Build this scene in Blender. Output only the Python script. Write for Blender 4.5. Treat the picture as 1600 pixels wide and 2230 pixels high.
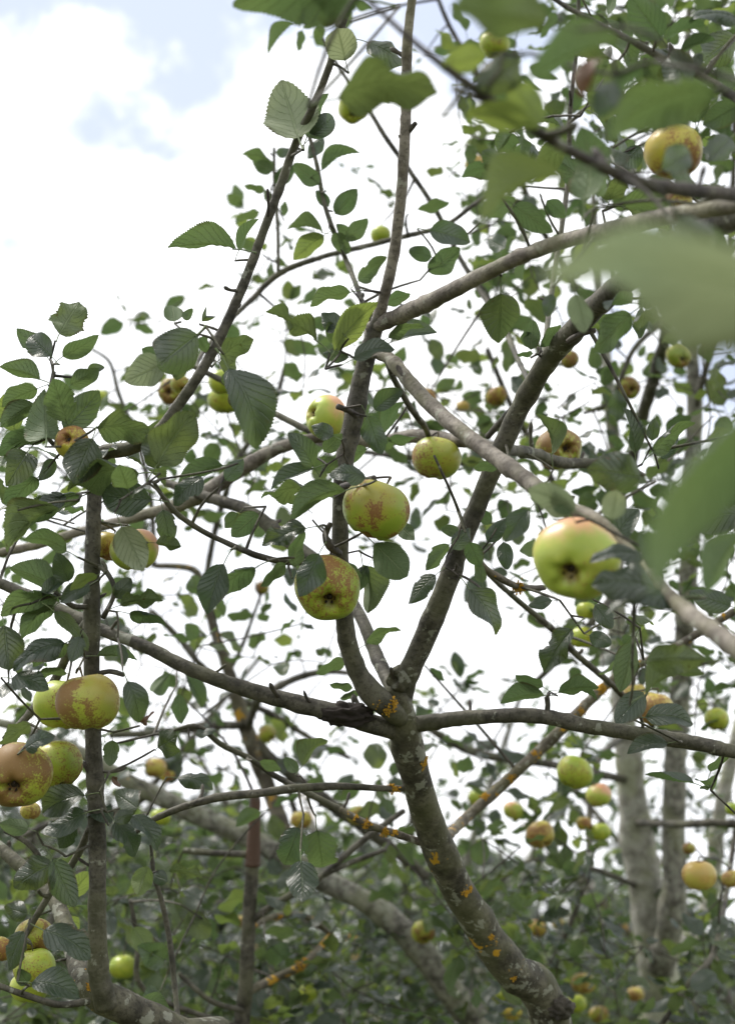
import bpy, bmesh, math, random
import numpy as np
from mathutils import Vector, Matrix, Euler, noise as mnoise

random.seed(7); np.random.seed(7)
R = math.radians
scene = bpy.context.scene
for o in list(bpy.data.objects): bpy.data.objects.remove(o)

# ------------------------------------------------------------------ camera
FPX = 3097.0; PITCH = R(17.0); EYE = Vector((0, 0, 1.5))
cam_d = bpy.data.cameras.new("camera"); cam = bpy.data.objects.new("camera", cam_d)
scene.collection.objects.link(cam); scene.camera = cam
cam.location = EYE; cam.rotation_euler = (R(90) + PITCH, 0, 0)
cam_d.sensor_fit = 'VERTICAL'; cam_d.sensor_height = 36.0; cam_d.lens = 50.0
cam_d.clip_start = 0.02; cam_d.clip_end = 2000
cam_d.dof.use_dof = True; cam_d.dof.focus_distance = 1.63; cam_d.dof.aperture_fstop = 4.6
CM = Euler(cam.rotation_euler).to_matrix()
CMI = CM.transposed()
def P(x, y, d):
    """real place of something seen at photo pixel x,y standing d metres away"""
    return EYE + CM @ Vector(((x - 800) / FPX * d, -(y - 1115) / FPX * d, -d))

# ------------------------------------------------------------------ sky
SUN_EL, SUN_AZ = R(58), R(-62)
w = bpy.data.worlds.new("World"); scene.world = w; w.use_nodes = True
nt = w.node_tree; N = nt.nodes; Lk = nt.links; N.clear()
def node(nt, t, **kw):
    n = nt.nodes.new(t)
    for k, v in kw.items(): setattr(n, k, v)
    return n
out = node(nt, 'ShaderNodeOutputWorld'); bg = node(nt, 'ShaderNodeBackground')
sky = node(nt, 'ShaderNodeTexSky', sky_type='NISHITA', sun_disc=False)
sky.sun_elevation = SUN_EL; sky.sun_rotation = SUN_AZ; sky.altitude = 50; sky.air_density = 1.0; sky.dust_density = 1.5
tc = node(nt, 'ShaderNodeTexCoord')
n1 = node(nt, 'ShaderNodeTexNoise'); n1.inputs['Scale'].default_value = 3.2; n1.inputs['Detail'].default_value = 7; n1.inputs['Roughness'].default_value = .58
n2 = node(nt, 'ShaderNodeTexNoise'); n2.inputs['Scale'].default_value = 11.0; n2.inputs['Detail'].default_value = 6; n2.inputs['Roughness'].default_value = .6
Lk.new(tc.outputs['Generated'], n1.inputs['Vector']); Lk.new(tc.outputs['Generated'], n2.inputs['Vector'])
# gaps between the clouds: directions where the blue opens
def gapdir(x, y): return (CM @ Vector(((x - 800) / FPX, -(y - 1115) / FPX, -1))).normalized()
gaps = [((40, -205), .10), ((640, -215), .09), ((1040, 60), .05), ((1590, 830), .045),
        ((300, -700), .25), ((-900, -200), .2), ((2600, 300), .25), ((1480, 560), .025)]
acc = None
for (g, rad) in gaps:
    gd = gapdir(*g)
    dn = node(nt, 'ShaderNodeVectorMath', operation='DISTANCE'); Lk.new(tc.outputs['Generated'], dn.inputs[0]); dn.inputs[1].default_value = gd
    m = node(nt, 'ShaderNodeMath', operation='DIVIDE'); Lk.new(dn.outputs['Value'], m.inputs[0]); m.inputs[1].default_value = rad
    if acc is None: acc = m
    else:
        mm = node(nt, 'ShaderNodeMath', operation='MINIMUM'); Lk.new(acc.outputs[0], mm.inputs[0]); Lk.new(m.outputs[0], mm.inputs[1]); acc = mm
a1 = node(nt, 'ShaderNodeMath', operation='MULTIPLY_ADD'); Lk.new(n2.outputs['Fac'], a1.inputs[0]); a1.inputs[1].default_value = 3.2; Lk.new(acc.outputs[0], a1.inputs[2])
mr = node(nt, 'ShaderNodeMapRange'); mr.interpolation_type = 'SMOOTHSTEP'
Lk.new(a1.outputs[0], mr.inputs['Value']); mr.inputs['From Min'].default_value = 2.25; mr.inputs['From Max'].default_value = 2.85
cl = node(nt, 'ShaderNodeMapRange'); Lk.new(n1.outputs['Fac'], cl.inputs['Value']); cl.inputs['From Min'].default_value = .3; cl.inputs['From Max'].default_value = .6
cc = node(nt, 'ShaderNodeMix', data_type='RGBA'); Lk.new(cl.outputs[0], cc.inputs['Factor'])
cc.inputs['A'].default_value = (9.9, 10.2, 10.9, 1); cc.inputs['B'].default_value = (13.0, 13.1, 13.2, 1)
sk2 = node(nt, 'ShaderNodeMix', data_type='RGBA'); sk2.inputs['Factor'].default_value = .92      # thin high veil over the blue
Lk.new(sky.outputs[0], sk2.inputs['A']); sk2.inputs['B'].default_value = (6.2, 6.9, 8.6, 1)
mx = node(nt, 'ShaderNodeMix', data_type='RGBA')
Lk.new(mr.outputs[0], mx.inputs['Factor']); Lk.new(sk2.outputs['Result'], mx.inputs['A']); Lk.new(cc.outputs['Result'], mx.inputs['B'])
Lk.new(mx.outputs['Result'], bg.inputs['Color']); bg.inputs['Strength'].default_value = 0.1
Lk.new(bg.outputs[0], out.inputs[0])

sd = bpy.data.lights.new("sun", 'SUN'); sun = bpy.data.objects.new("sun", sd); scene.collection.objects.link(sun)
sd.energy = 2.9; sd.angle = R(8); sd.color = (1.0, .95, .88)
sdir = Vector((math.sin(SUN_AZ) * math.cos(SUN_EL), math.cos(SUN_AZ) * math.cos(SUN_EL), math.sin(SUN_EL)))
sun.rotation_euler = sdir.to_track_quat('Z', 'Y').to_euler()
vs = scene.view_settings; vs.view_transform = 'Standard'; vs.look = 'None'; vs.gamma = 1; vs.use_curve_mapping = False
vs.exposure = 0.4

# ------------------------------------------------------------------ materials
def newmat(name):
    m = bpy.data.materials.new(name); m.use_nodes = True; m.node_tree.nodes.clear(); return m, m.node_tree
def mth(nt, op, a, b=None, c=None, clamp=False):
    n = nt.nodes.new('ShaderNodeMath'); n.operation = op; n.use_clamp = clamp
    for i, v in enumerate((a, b, c)):
        if v is None: continue
        if isinstance(v, (int, float)): n.inputs[i].default_value = v
        else: nt.links.new(v, n.inputs[i])
    return n.outputs[0]
def mixc(nt, f, a, b):
    n = nt.nodes.new('ShaderNodeMix'); n.data_type = 'RGBA'
    for key, v in (('Factor', f), ('A', a), ('B', b)):
        if isinstance(v, (int, float)): n.inputs[key].default_value = v
        elif isinstance(v, tuple): n.inputs[key].default_value = (*v, 1)
        else: nt.links.new(v, n.inputs[key])
    return n.outputs['Result']
def nz(nt, vec, scale, detail=3, rough=.5):
    n = nt.nodes.new('ShaderNodeTexNoise'); n.inputs['Scale'].default_value = scale; n.inputs['Detail'].default_value = detail
    n.inputs['Roughness'].default_value = rough; nt.links.new(vec, n.inputs['Vector']); return n.outputs['Fac']
def ramp(nt, v, lo, hi):
    n = nt.nodes.new('ShaderNodeMapRange'); n.interpolation_type = 'SMOOTHSTEP'; nt.links.new(v, n.inputs['Value'])
    n.inputs['From Min'].default_value = lo; n.inputs['From Max'].default_value = hi; return n.outputs[0]
def bump(nt, h, strength, dist):
    n = nt.nodes.new('ShaderNodeBump'); n.inputs['Strength'].default_value = strength; n.inputs['Distance'].default_value = dist
    nt.links.new(h, n.inputs['Height']); return n.outputs[0]

def leaf_material(name, top, under, trans, spots=.3, tf=.34):
    m, nt = newmat(name); L = nt.links
    uv = nt.nodes.new('ShaderNodeUVMap'); uv.uv_map = 'uv'
    sp = nt.nodes.new('ShaderNodeSeparateXYZ'); L.new(uv.outputs[0], sp.inputs[0])
    x = mth(nt, 'ABSOLUTE', mth(nt, 'SUBTRACT', sp.outputs[0], 5.0)); t = sp.outputs[1]
    geo = nt.nodes.new('ShaderNodeNewGeometry'); pos = geo.outputs['Position']
    s = mth(nt, 'SUBTRACT', mth(nt, 'MULTIPLY', t, 8.5), mth(nt, 'MULTIPLY', mth(nt, 'POWER', x, .85), 2.4))
    pp = mth(nt, 'PINGPONG', s, .5)
    side = ramp(nt, pp, .13, .0); mid = ramp(nt, x, .085, .02)
    vein = mth(nt, 'MAXIMUM', mth(nt, 'MULTIPLY', side, .6), mid)
    net = nt.nodes.new('ShaderNodeTexVoronoi'); net.feature = 'DISTANCE_TO_EDGE'; net.inputs['Scale'].default_value = 380; L.new(pos, net.inputs['Vector'])
    lo = nz(nt, pos, 9, 2); mdn = nz(nt, pos, 55, 4); sn = nz(nt, pos, 120, 4, .6)
    var = ramp(nt, lo, .3, .7)
    tcol = mixc(nt, var, top, (top[0] * 1.5, top[1] * 1.35, top[2] * .95))
    tcol = mixc(nt, ramp(nt, mdn, .4, .75), tcol, (top[0] * 1.7, top[1] * 1.5, top[2] * 1.8))
    tcol = mixc(nt, mth(nt, 'MULTIPLY', vein, .3), tcol, (.12, .17, .08))
    ucol = mixc(nt, var, under, (under[0] * .75, under[1] * .82, under[2] * .6))
    ucol = mixc(nt, mth(nt, 'MULTIPLY', vein, .55), ucol, (.26, .32, .17))
    bk = mth(nt, 'GREATER_THAN', geo.outputs['Backfacing'], .5)
    ucol = mixc(nt, mth(nt, 'MULTIPLY', ramp(nt, net.outputs['Distance'], .18, .02), .22), ucol, (.22, .28, .14))
    col = mixc(nt, bk, tcol, ucol)
    # brown scab spots and scorched margins
    spot = mth(nt, 'MULTIPLY', ramp(nt, sn, .66, .72), spots)
    edge = mth(nt, 'MULTIPLY', ramp(nt, x, .78, 1.0), ramp(nt, nz(nt, pos, 30, 2), .55, .66))
    dmg = mth(nt, 'MAXIMUM', spot, mth(nt, 'MULTIPLY', edge, .75))
    col = mixc(nt, dmg, col, (.10, .06, .025))
    pr = nt.nodes.new('ShaderNodeBsdfPrincipled'); L.new(col, pr.inputs['Base Color'])
    rg = mth(nt, 'ADD', mth(nt, 'MULTIPLY', bk, .25), mth(nt, 'MULTIPLY_ADD', mdn, .3, .26)); L.new(rg, pr.inputs['Roughness'])
    sl = mth(nt, 'MULTIPLY_ADD', bk, -.55, .85); L.new(sl, pr.inputs['Specular IOR Level'])
    h = mth(nt, 'SUBTRACT', mth(nt, 'MULTIPLY', net.outputs['Distance'], .25), mth(nt, 'MULTIPLY', vein, mth(nt, 'MULTIPLY_ADD', bk, -1.6, .8)))
    h = mth(nt, 'ADD', h, mth(nt, 'MULTIPLY', mdn, .8))
    nb = bump(nt, h, .8, .0018); L.new(nb, pr.inputs['Normal'])
    tr = nt.nodes.new('ShaderNodeBsdfTranslucent'); tcl = mixc(nt, mth(nt, 'MAXIMUM', mth(nt, 'MULTIPLY', vein, .5), dmg), mixc(nt, var, trans, (trans[0] * .7, trans[1] * .8, trans[2])), (.06, .09, .02))
    L.new(tcl, tr.inputs['Color']); L.new(nb, tr.inputs['Normal'])
    ms = nt.nodes.new('ShaderNodeMixShader'); ms.inputs[0].default_value = tf; L.new(pr.outputs[0], ms.inputs[1]); L.new(tr.outputs[0], ms.inputs[2])
    o = nt.nodes.new('ShaderNodeOutputMaterial'); L.new(ms.outputs[0], o.inputs[0]); return m

M_leaf = leaf_material('leaf_green', (.009, .021, .013), (.115, .155, .092), (.145, .215, .06), .3, .34)
M_leafy = leaf_material('leaf_yellow_green', (.028, .052, .014), (.15, .19, .085), (.25, .32, .06), .6, .4)
M_leafp = leaf_material('leaf_pale', (.07, .09, .055), (.27, .30, .215), (.27, .31, .15), .2, .4)  # top, underside and translucent colours all paler than the green leaf
M_leafb = leaf_material('leaf_withered', (.10, .05, .025), (.14, .08, .045), (.14, .07, .03), .8, .25)
M_leafs = leaf_material('leaf_spotted', (.013, .026, .013), (.12, .15, .085), (.155, .205, .05), 1.0)

def bark_material(name, dark, light, lich=.0, pale=.3, red=0.0):
    m, nt = newmat(name); L = nt.links
    geo = nt.nodes.new('ShaderNodeNewGeometry'); pos = geo.outputs['Position']
    a = nz(nt, pos, 38, 6, .62); b = nz(nt, pos, 210, 4, .6); c = nz(nt, pos, 14, 3)
    uv = nt.nodes.new('ShaderNodeUVMap'); uv.uv_map = 'uv'
    mp = nt.nodes.new('ShaderNodeMapping'); mp.inputs['Scale'].default_value = (1.0, 3.0, 1); L.new(uv.outputs[0], mp.inputs[0])
    ring = nz(nt, mp.outputs[0], 60, 3, .6)
    col = mixc(nt, ramp(nt, a, .34, .66), dark, light)
    col = mixc(nt, mth(nt, 'MULTIPLY', ramp(nt, b, .52, .62), .5), col, (dark[0] * .5, dark[1] * .5, dark[2] * .5))
    col = mixc(nt, mth(nt, 'MULTIPLY', ramp(nt, c, .45, .65), .45), col, (light[0] * .85, light[1] * .95, light[2] * .62))
    # pale crust lichen and rain-washed spots
    cr = nz(nt, pos, 75, 5, .62); cr2 = nz(nt, pos, 26, 3)
    sp = ramp(nt, mth(nt, 'ADD', cr, mth(nt, 'MULTIPLY', cr2, .7)), 1.06 - pale * .20, 1.12 - pale * .20)
    col = mixc(nt, mth(nt, 'MULTIPLY', sp, .5), col, (.33, .34, .28))
    if lich > 0:
        d = nz(nt, pos, 19, 4, .65); e = nz(nt, pos, 90, 3, .6)
        lm = ramp(nt, mth(nt, 'ADD', d, mth(nt, 'MULTIPLY', e, .35)), .90 - lich * .17, .94 - lich * .17)
        col = mixc(nt, lm, col, mixc(nt, e, (.36, .19, .014), (.50, .30, .03)))
    if red > 0:
        col = mixc(nt, mth(nt, 'MULTIPLY', ramp(nt, mth(nt, 'ADD', mth(nt, 'MULTIPLY', c, .5), mth(nt, 'MULTIPLY', a, .5)), .44, .5), red), col, (.085, .047, .034))
    pr = nt.nodes.new('ShaderNodeBsdfPrincipled'); L.new(col, pr.inputs['Base Color']); pr.inputs['Roughness'].default_value = .68
    pr.inputs['Specular IOR Level'].default_value = .3
    h = mth(nt, 'ADD', mth(nt, 'ADD', mth(nt, 'MULTIPLY', a, .8), mth(nt, 'MULTIPLY', b, .35)), mth(nt, 'MULTIPLY', ring, .45))
    L.new(bump(nt, h, .8, .003), pr.inputs['Normal'])
    o = nt.nodes.new('ShaderNodeOutputMaterial'); L.new(pr.outputs[0], o.inputs[0]); return m
BK = {
 'bark': bark_material('bark_grey_brown', (.032, .029, .023), (.118, .109, .086), 0, .25),
 'pale': bark_material('bark_pale', (.20, .19, .16), (.44, .43, .38), .0, .8),
 'trunk': bark_material('bark_lichen_trunk', (.030, .027, .019), (.120, .112, .080), .40, .62),
 'lich': bark_material('bark_orange_lichen', (.06, .05, .038), (.16, .14, .105), .85, .4),
 'dark': bark_material('bark_dark', (.035, .03, .028), (.085, .072, .062), 0, .1),
 'tan': bark_material('bark_tan', (.09, .076, .062), (.24, .215, .18), 0, .4),
 'spot': bark_material('bark_grey_spotted', (.07, .065, .054), (.27, .26, .22), .12, .9),
 'peel': bark_material('bark_peeled_red', (.06, .05, .045), (.14, .12, .10), 0, .3, .9),
}
def simple(name, col, rough=.6, b=0.0):
    m, nt = newmat(name); L = nt.links
    geo = nt.nodes.new('ShaderNodeNewGeometry'); a = nz(nt, geo.outputs['Position'], 150, 4)
    c = mixc(nt, a, (col[0] * .6, col[1] * .6, col[2] * .6), (col[0] * 1.35, col[1] * 1.35, col[2] * 1.35))
    pr = nt.nodes.new('ShaderNodeBsdfPrincipled'); L.new(c, pr.inputs['Base Color']); pr.inputs['Roughness'].default_value = rough
    L.new(bump(nt, a, .6, .002), pr.inputs['Normal'])
    o = nt.nodes.new('ShaderNodeOutputMaterial'); L.new(pr.outputs[0], o.inputs[0]); return m
M_stalk = simple('apple_stalk_brown', (.09, .07, .035)); M_calyx = simple('calyx_dry_brown', (.035, .024, .016), .9)
M_lichen = simple('lichen_orange', (.40, .225, .018), .95); M_wound = simple('bark_wound_black', (.018, .013, .01), .95)

def apple_material(name, g1, g2, rus, rusamt, blush, blushamt, streak=.5, lw=.35):
    m, nt = newmat(name); L = nt.links
    tc = nt.nodes.new('ShaderNodeTexCoord'); oi = nt.nodes.new('ShaderNodeAttribute'); oi.attribute_type = 'OBJECT'; oi.attribute_name = 'skin_seed'
    off = nt.nodes.new('ShaderNodeVectorMath'); off.operation = 'ADD'
    sc = nt.nodes.new('ShaderNodeVectorMath'); sc.operation = 'SCALE'; L.new(tc.outputs['Object'], sc.inputs[0]); sc.inputs['Scale'].default_value = 1.0
    cb = nt.nodes.new('ShaderNodeCombineXYZ'); r = mth(nt, 'MULTIPLY', oi.outputs['Fac'], 31.0)
    for i in range(3): L.new(r, cb.inputs[i])
    L.new(sc.outputs[0], off.inputs[0]); L.new(cb.outputs[0], off.inputs[1]); v = off.outputs[0]
    lo = nz(nt, v, 1.1, 3, .55); mi = nz(nt, v, 4.2, 7, .72); hi = nz(nt, v, 17, 5, .7); hh = nz(nt, v, 26, 3, .6)
    col = mixc(nt, ramp(nt, lo, .35, .65), g1, g2)
    col = mixc(nt, mth(nt, 'MULTIPLY', hi, .35), col, (g2[0] * 1.1, g2[1] * .95, g2[2]))
    sp = nt.nodes.new('ShaderNodeSeparateXYZ'); L.new(tc.outputs['Object'], sp.inputs[0])
    # sun-side blush over one shoulder of the fruit
    bl = mth(nt, 'ADD', mth(nt, 'MULTIPLY', sp.outputs[2], .5), mth(nt, 'ADD', mth(nt, 'MULTIPLY', sp.outputs[0], -.45), mth(nt, 'MULTIPLY', lo, .9)))
    col = mixc(nt, mth(nt, 'MULTIPLY', ramp(nt, bl, .45, 1.0), blushamt), col, blush)
    # russet: broad fields broken into flecks
    side_ = mth(nt, 'MULTIPLY_ADD', sp.outputs[0], .10, mth(nt, 'MULTIPLY', sp.outputs[2], -.03))
    f = mth(nt, 'ADD', side_, mth(nt, 'ADD', mth(nt, 'MULTIPLY_ADD', lo, lw, -lw * .5), mth(nt, 'ADD', mth(nt, 'MULTIPLY_ADD', mi, .62, -.31), mth(nt, 'MULTIPLY_ADD', hi, streak, -streak * .5))))
    thr = .19 - rusamt * .42
    rm = ramp(nt, f, thr, thr + .13)
    col = mixc(nt, mth(nt, 'MULTIPLY', rm, .95), col, mixc(nt, hh, rus, (rus[0] * 1.25, rus[1] * 1.35, rus[2] * 1.2)))
    # russet halo round the calyx and the stalk
    rr = mth(nt, 'SQRT', mth(nt, 'ADD', mth(nt, 'POWER', sp.outputs[0], 2), mth(nt, 'POWER', sp.outputs[1], 2)))
    halo = ramp(nt, mth(nt, 'ADD', rr, mth(nt, 'MULTIPLY', mi, .55)), .62, .38)
    col = mixc(nt, mth(nt, 'MULTIPLY', halo, .7), col, (rus[0] * .7, rus[1] * .7, rus[2] * .6))
    vo = nt.nodes.new('ShaderNodeTexVoronoi'); vo.inputs['Scale'].default_value = 9; L.new(v, vo.inputs['Vector'])
    col = mixc(nt, mth(nt, 'MULTIPLY', ramp(nt, vo.outputs['Distance'], .13, .07), .6), col, (.30, .27, .12))
    pr = nt.nodes.new('ShaderNodeBsdfPrincipled'); L.new(col, pr.inputs['Base Color'])
    L.new(mth(nt, 'MULTIPLY_ADD', rm, .25, mth(nt, 'MULTIPLY_ADD', hi, .2, .26)), pr.inputs['Roughness']); pr.inputs['Specular IOR Level'].default_value = .4
    pr.inputs['Subsurface Weight'].default_value = .12; pr.inputs['Subsurface Radius'].default_value = (.4, .5, .15); pr.inputs['Subsurface Scale'].default_value = .01
    L.new(bump(nt, mth(nt, 'ADD', hi, mth(nt, 'MULTIPLY', rm, .5)), .25, .0006), pr.inputs['Normal'])
    o = nt.nodes.new('ShaderNodeOutputMaterial'); L.new(pr.outputs[0], o.inputs[0]); return m
GR1, GR2 = (.22, .32, .032), (.36, .41, .045)
RU = (.19, .08, .03)
AM = {
 'green': apple_material('apple_skin_green', GR1, GR2, RU, .26, (.5, .2, .1), .0, .8),
 'speck': apple_material('apple_skin_flecked', GR1, GR2, RU, .50, (.45, .17, .10), .15, .8),
 'cheek': apple_material('apple_skin_red_cheek', GR1, GR2, (.19, .08, .032), .54, (.28, .13, .05), .4, .7, 1.1),
 'russet': apple_material('apple_skin_russet', (.26, .31, .04), GR2, (.16, .078, .026), .66, (.30, .14, .05), .45, .7, .9),
 'blush': apple_material('apple_skin_blushed', (.30, .40, .055), (.43, .47, .08), (.27, .10, .05), .26, (.60, .29, .18), .9, .7),
 'yellow': apple_material('apple_skin_yellow', (.38, .36, .04), (.42, .38, .045), RU, .58, (.5, .2, .08), .2, .8, .8),
 'orange': apple_material('apple_skin_orange', (.40, .38, .07), (.50, .40, .09), (.19, .09, .032), .5, (.40, .22, .08), .55, .6),
}

# ------------------------------------------------------------------ helpers
col0 = scene.collection
def mesh_from(name, verts, faces, mats, uvs=None, smooth=True, mi=None):
    me = bpy.data.meshes.new(name)
    me.from_pydata([tuple(v) for v in verts], [], [tuple(f) for f in faces])
    for m in mats: me.materials.append(m)
    if uvs is not None:
        ul = me.uv_layers.new(name='uv'); li = np.empty(len(me.loops), dtype=np.int32); me.loops.foreach_get('vertex_index', li)
        ul.data.foreach_set('uv', np.asarray(uvs, dtype=np.float32)[li].ravel())
    if mi is not None: me.polygons.foreach_set('material_index', np.asarray(mi, dtype=np.int32))
    if smooth: me.polygons.foreach_set('use_smooth', np.ones(len(me.polygons), dtype=bool))
    me.update(); return me
def link(name, me, parent=None, mw=None):
    o = bpy.data.objects.new(name, me); col0.objects.link(o)
    if parent is not None:
        o.parent = parent; o.matrix_parent_inverse = Matrix.Translation(parent.location).inverted()
    if mw is not None: o.matrix_basis = mw
    return o
def tag(o, label=None, cat=None, group=None, kind=None):
    if label: o['label'] = label
    if cat: o['category'] = cat
    if group: o['group'] = group
    if kind: o['kind'] = kind
    return o

def tube_data(pts, rads, seg=10, rough=.06, seed=0, cap=True, step=.012):
    """sweep along a smooth curve through pts; returns verts, faces, uvs and the centre line"""
    pts = [Vector(p) for p in pts]; n = len(pts); C = []; RR = []
    for i in range(n - 1):
        p0 = pts[max(i - 1, 0)]; p1 = pts[i]; p2 = pts[i + 1]; p3 = pts[min(i + 2, n - 1)]
        L = (p2 - p1).length; k = max(2, min(60, int(L / step)))
        for j in range(k):
            t = j / k; t2 = t * t; t3 = t2 * t
            C.append(.5 * ((2 * p1) + (-p0 + p2) * t + (2 * p0 - 5 * p1 + 4 * p2 - p3) * t2 + (-p0 + 3 * p1 - 3 * p2 + p3) * t3))
            RR.append(rads[i] * (1 - t) + rads[i + 1] * t)
    C.append(pts[-1]); RR.append(rads[-1]); m = len(C)
    V = []; UV = []; F = []
    T = (C[1] - C[0]).normalized(); nrm = T.orthogonal().normalized(); s = 0
    cx = random.Random(seed)
    knots = [(cx.uniform(0, m), cx.uniform(0, 6.28), cx.uniform(.12, .34)) for _ in range(int(m / 9) + 1)] if rough > 0 else []
    for i in range(m):
        T2 = (C[min(i + 1, m - 1)] - C[max(i - 1, 0)]).normalized()
        nrm = (nrm - T2 * nrm.dot(T2)).normalized(); bn = T2.cross(nrm)
        if i: s += (C[i] - C[i - 1]).length
        for j in range(seg):
            a = 2 * math.pi * j / seg; dr = nrm * math.cos(a) + bn * math.sin(a); r = RR[i]
            if rough > 0:
                r *= 1 + rough * 2.2 * mnoise.noise((C[i] + dr * r) * (0.32 / max(r, .004)) + Vector((seed, 0, 0)))
                for (ki, ka, kh) in knots:
                    di = (i - ki) * step / max(RR[i], .003)
                    if abs(di) < 2:
                        da = math.cos(a - ka); 
                        if da > .2: r += RR[i] * kh * math.exp(-di * di * 1.6) * (da - .2) * .8
                        r += RR[i] * .05 * math.exp(-di * di * 3)
            V.append(C[i] + dr * r); UV.append((RR[i] * a, s))
    for i in range(m - 1):
        for j in range(seg):
            j2 = (j + 1) % seg; F.append((i * seg + j, i * seg + j2, (i + 1) * seg + j2, (i + 1) * seg + j))
    if cap:
        V.append(C[-1] + (C[-1] - C[-2]).normalized() * RR[-1] * .5); UV.append((0, s)); k = len(V) - 1; b = (m - 1) * seg
        for j in range(seg): F.append((b + j, b + (j + 1) % seg, k))
        V.append(C[0]); UV.append((0, 0)); k = len(V) - 1
        for j in range(seg): F.append(((j + 1) % seg, j, k))
    return V, F, UV, C, RR

# ------------------------------------------------------------------ leaves
def leaf_mesh(name, rows, cols, fold, bend, wave, seed, mat, wr=.30, twist=0., teeth=True, bite=0):
    rs = random.Random(seed); V = []; UV = []; F = []
    y = z = 0; ys = [0]; zs = [0]
    for i in range(rows):
        th = bend * ((i + .5) / rows - .15); y += math.cos(th) / rows; z -= math.sin(th) / rows; ys.append(y); zs.append(z)
    ch = math.hypot(y, z); ca, sa = y / ch, z / ch
    ph = rs.uniform(0, 6); ph2 = rs.uniform(0, 6); fr = rs.uniform(6, 11)
    asy = rs.uniform(-.08, .08); curl = rs.uniform(-.35, .85)
    for i in range(rows + 1):
        t = i / rows
        prof = (math.sin(math.pi * min(1, t ** .80)) ** .66) * (1 - .16 * t) * 1.07 if 0 < t < 1 else 0
        if t > .9: prof *= (1 - (t - .9) * 3.2) if t < 1 else 0
        hw = wr * max(prof, .012)
        tooth = 1 + (.055 if i % 2 else -.025) if teeth and .08 < t < .97 else 1
        yy = ys[i] / ch; zz = zs[i] / ch
        yy, zz = yy * ca + zz * sa, -yy * sa + zz * ca
        tw = twist * t
        for j in range(-cols, cols + 1):
            u = j / cols; au = abs(u)
            x = hw * u * (1 + asy * (1 if u > 0 else -1))
            if au == 1: x *= tooth
            if bite and au > .6 and abs(t - (.3 + bite * .4)) < .08: x *= .84 + rs.uniform(-.04, .04)
            fa = fold * (1 - .35 * au)
            dz = abs(x) * math.sin(fa) - (au ** 2.2) * hw * curl * (.6 + .4 * math.sin(ph2 + t * 5 + (0 if u > 0 else 1)))
            dz += wave * math.sin(fr * t + ph + (1.3 if u > 0 else 0)) * au * hw
            dz += .007 * math.cos((t * 8.5 - au * 2.4) * 2 * math.pi) * (1 - au * .5) * (1 if teeth else 0)
            xx = x * math.cos(fa)
            c, s_ = math.cos(tw), math.sin(tw)
            yo = yy + au * hw * .10 + (.012 if (au == 1 and i % 2) else 0)
            V.append((xx * c - dz * s_, yo, zz + dz * c + xx * s_)); UV.append((u + 5.0, t))
    W = 2 * cols + 1
    for i in range(rows):
        for j in range(2 * cols):
            a = i * W + j; F.append((a, a + 1, a + W + 1, a + W))
    # leaf stalk
    sg = 5 if rows > 20 else 3; st = len(V); cv = rs.uniform(-.05, .05); n = 5
    for i in range(n + 1):
        t = i / n; r = .011 + .006 * (t > .85)
        for k in range(sg):
            a = 6.283 * k / sg; V.append((cv * t * t + r * math.cos(a), .06 - .36 * t, -.09 * t * t - .006 + r * math.sin(a))); UV.append((5.0, .5))
    for i in range(n):
        for k in range(sg):
            k2 = (k + 1) % sg; F.append((st + i * sg + k, st + (i + 1) * sg + k, st + (i + 1) * sg + k2, st + i * sg + k2))
    return mesh_from(name, V, F, [mat], UV)
STEM_END = Vector((0, -.30, -.096))
HERO = []; i = 0
for fold in (.18, .5, .9):
    for bend in (-.3, .5, 1.25):
        for k in range(3):
            HERO.append((leaf_mesh('leaf', 58, 4, fold, bend, .06 + .14 * k, i, M_leaf if k < 2 else M_leafs, .325 + .03 * (k - 1), (k - 1) * .35, True, (i % 4 == 3) * (.2 + .2 * k)), fold, bend)); i += 1
HERO_Y = [leaf_mesh('leaf', 46, 4, .35, .5, .15, 60 + k, M_leafy, .31) for k in range(3)]
HERO_B = [leaf_mesh('leaf', 30, 3, 1.0, 1.5, .5, 70 + k, M_leafb, .28, 1.2) for k in range(2)]
HERO_C = [leaf_mesh('leaf', 46, 4, .25, 1.5, .04, 95 + k, M_leaf, .24, .3) for k in range(2)]
HERO_P = [leaf_mesh('leaf', 46, 4, .3, .7, .15, 90 + k, M_leafp, .34) for k in range(2)]
BACK = [leaf_mesh('leaf', 12, 2, random.uniform(.1, .7), random.uniform(-.3, 1.2), random.uniform(.05, .3), 100 + k, M_leafy if k % 5 == 4 else (M_leafs if k % 4 == 3 else M_leaf), random.uniform(.29, .37), random.uniform(-.6, .6), False) for k in range(18)]
BACK_DATA = []
for me in BACK:
    v = np.empty(len(me.vertices) * 3, dtype=np.float32); me.vertices.foreach_get('co', v)
    f = [tuple(p.vertices) for p in me.polygons]; uv = np.empty(len(me.loops) * 2, dtype=np.float32); me.uv_layers['uv'].data.foreach_get('uv', uv)
    BACK_DATA.append((v.reshape(-1, 3), np.array(f, dtype=np.int32), uv, [M_leaf, M_leafs, M_leafy].index(me.materials[0])))

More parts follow.
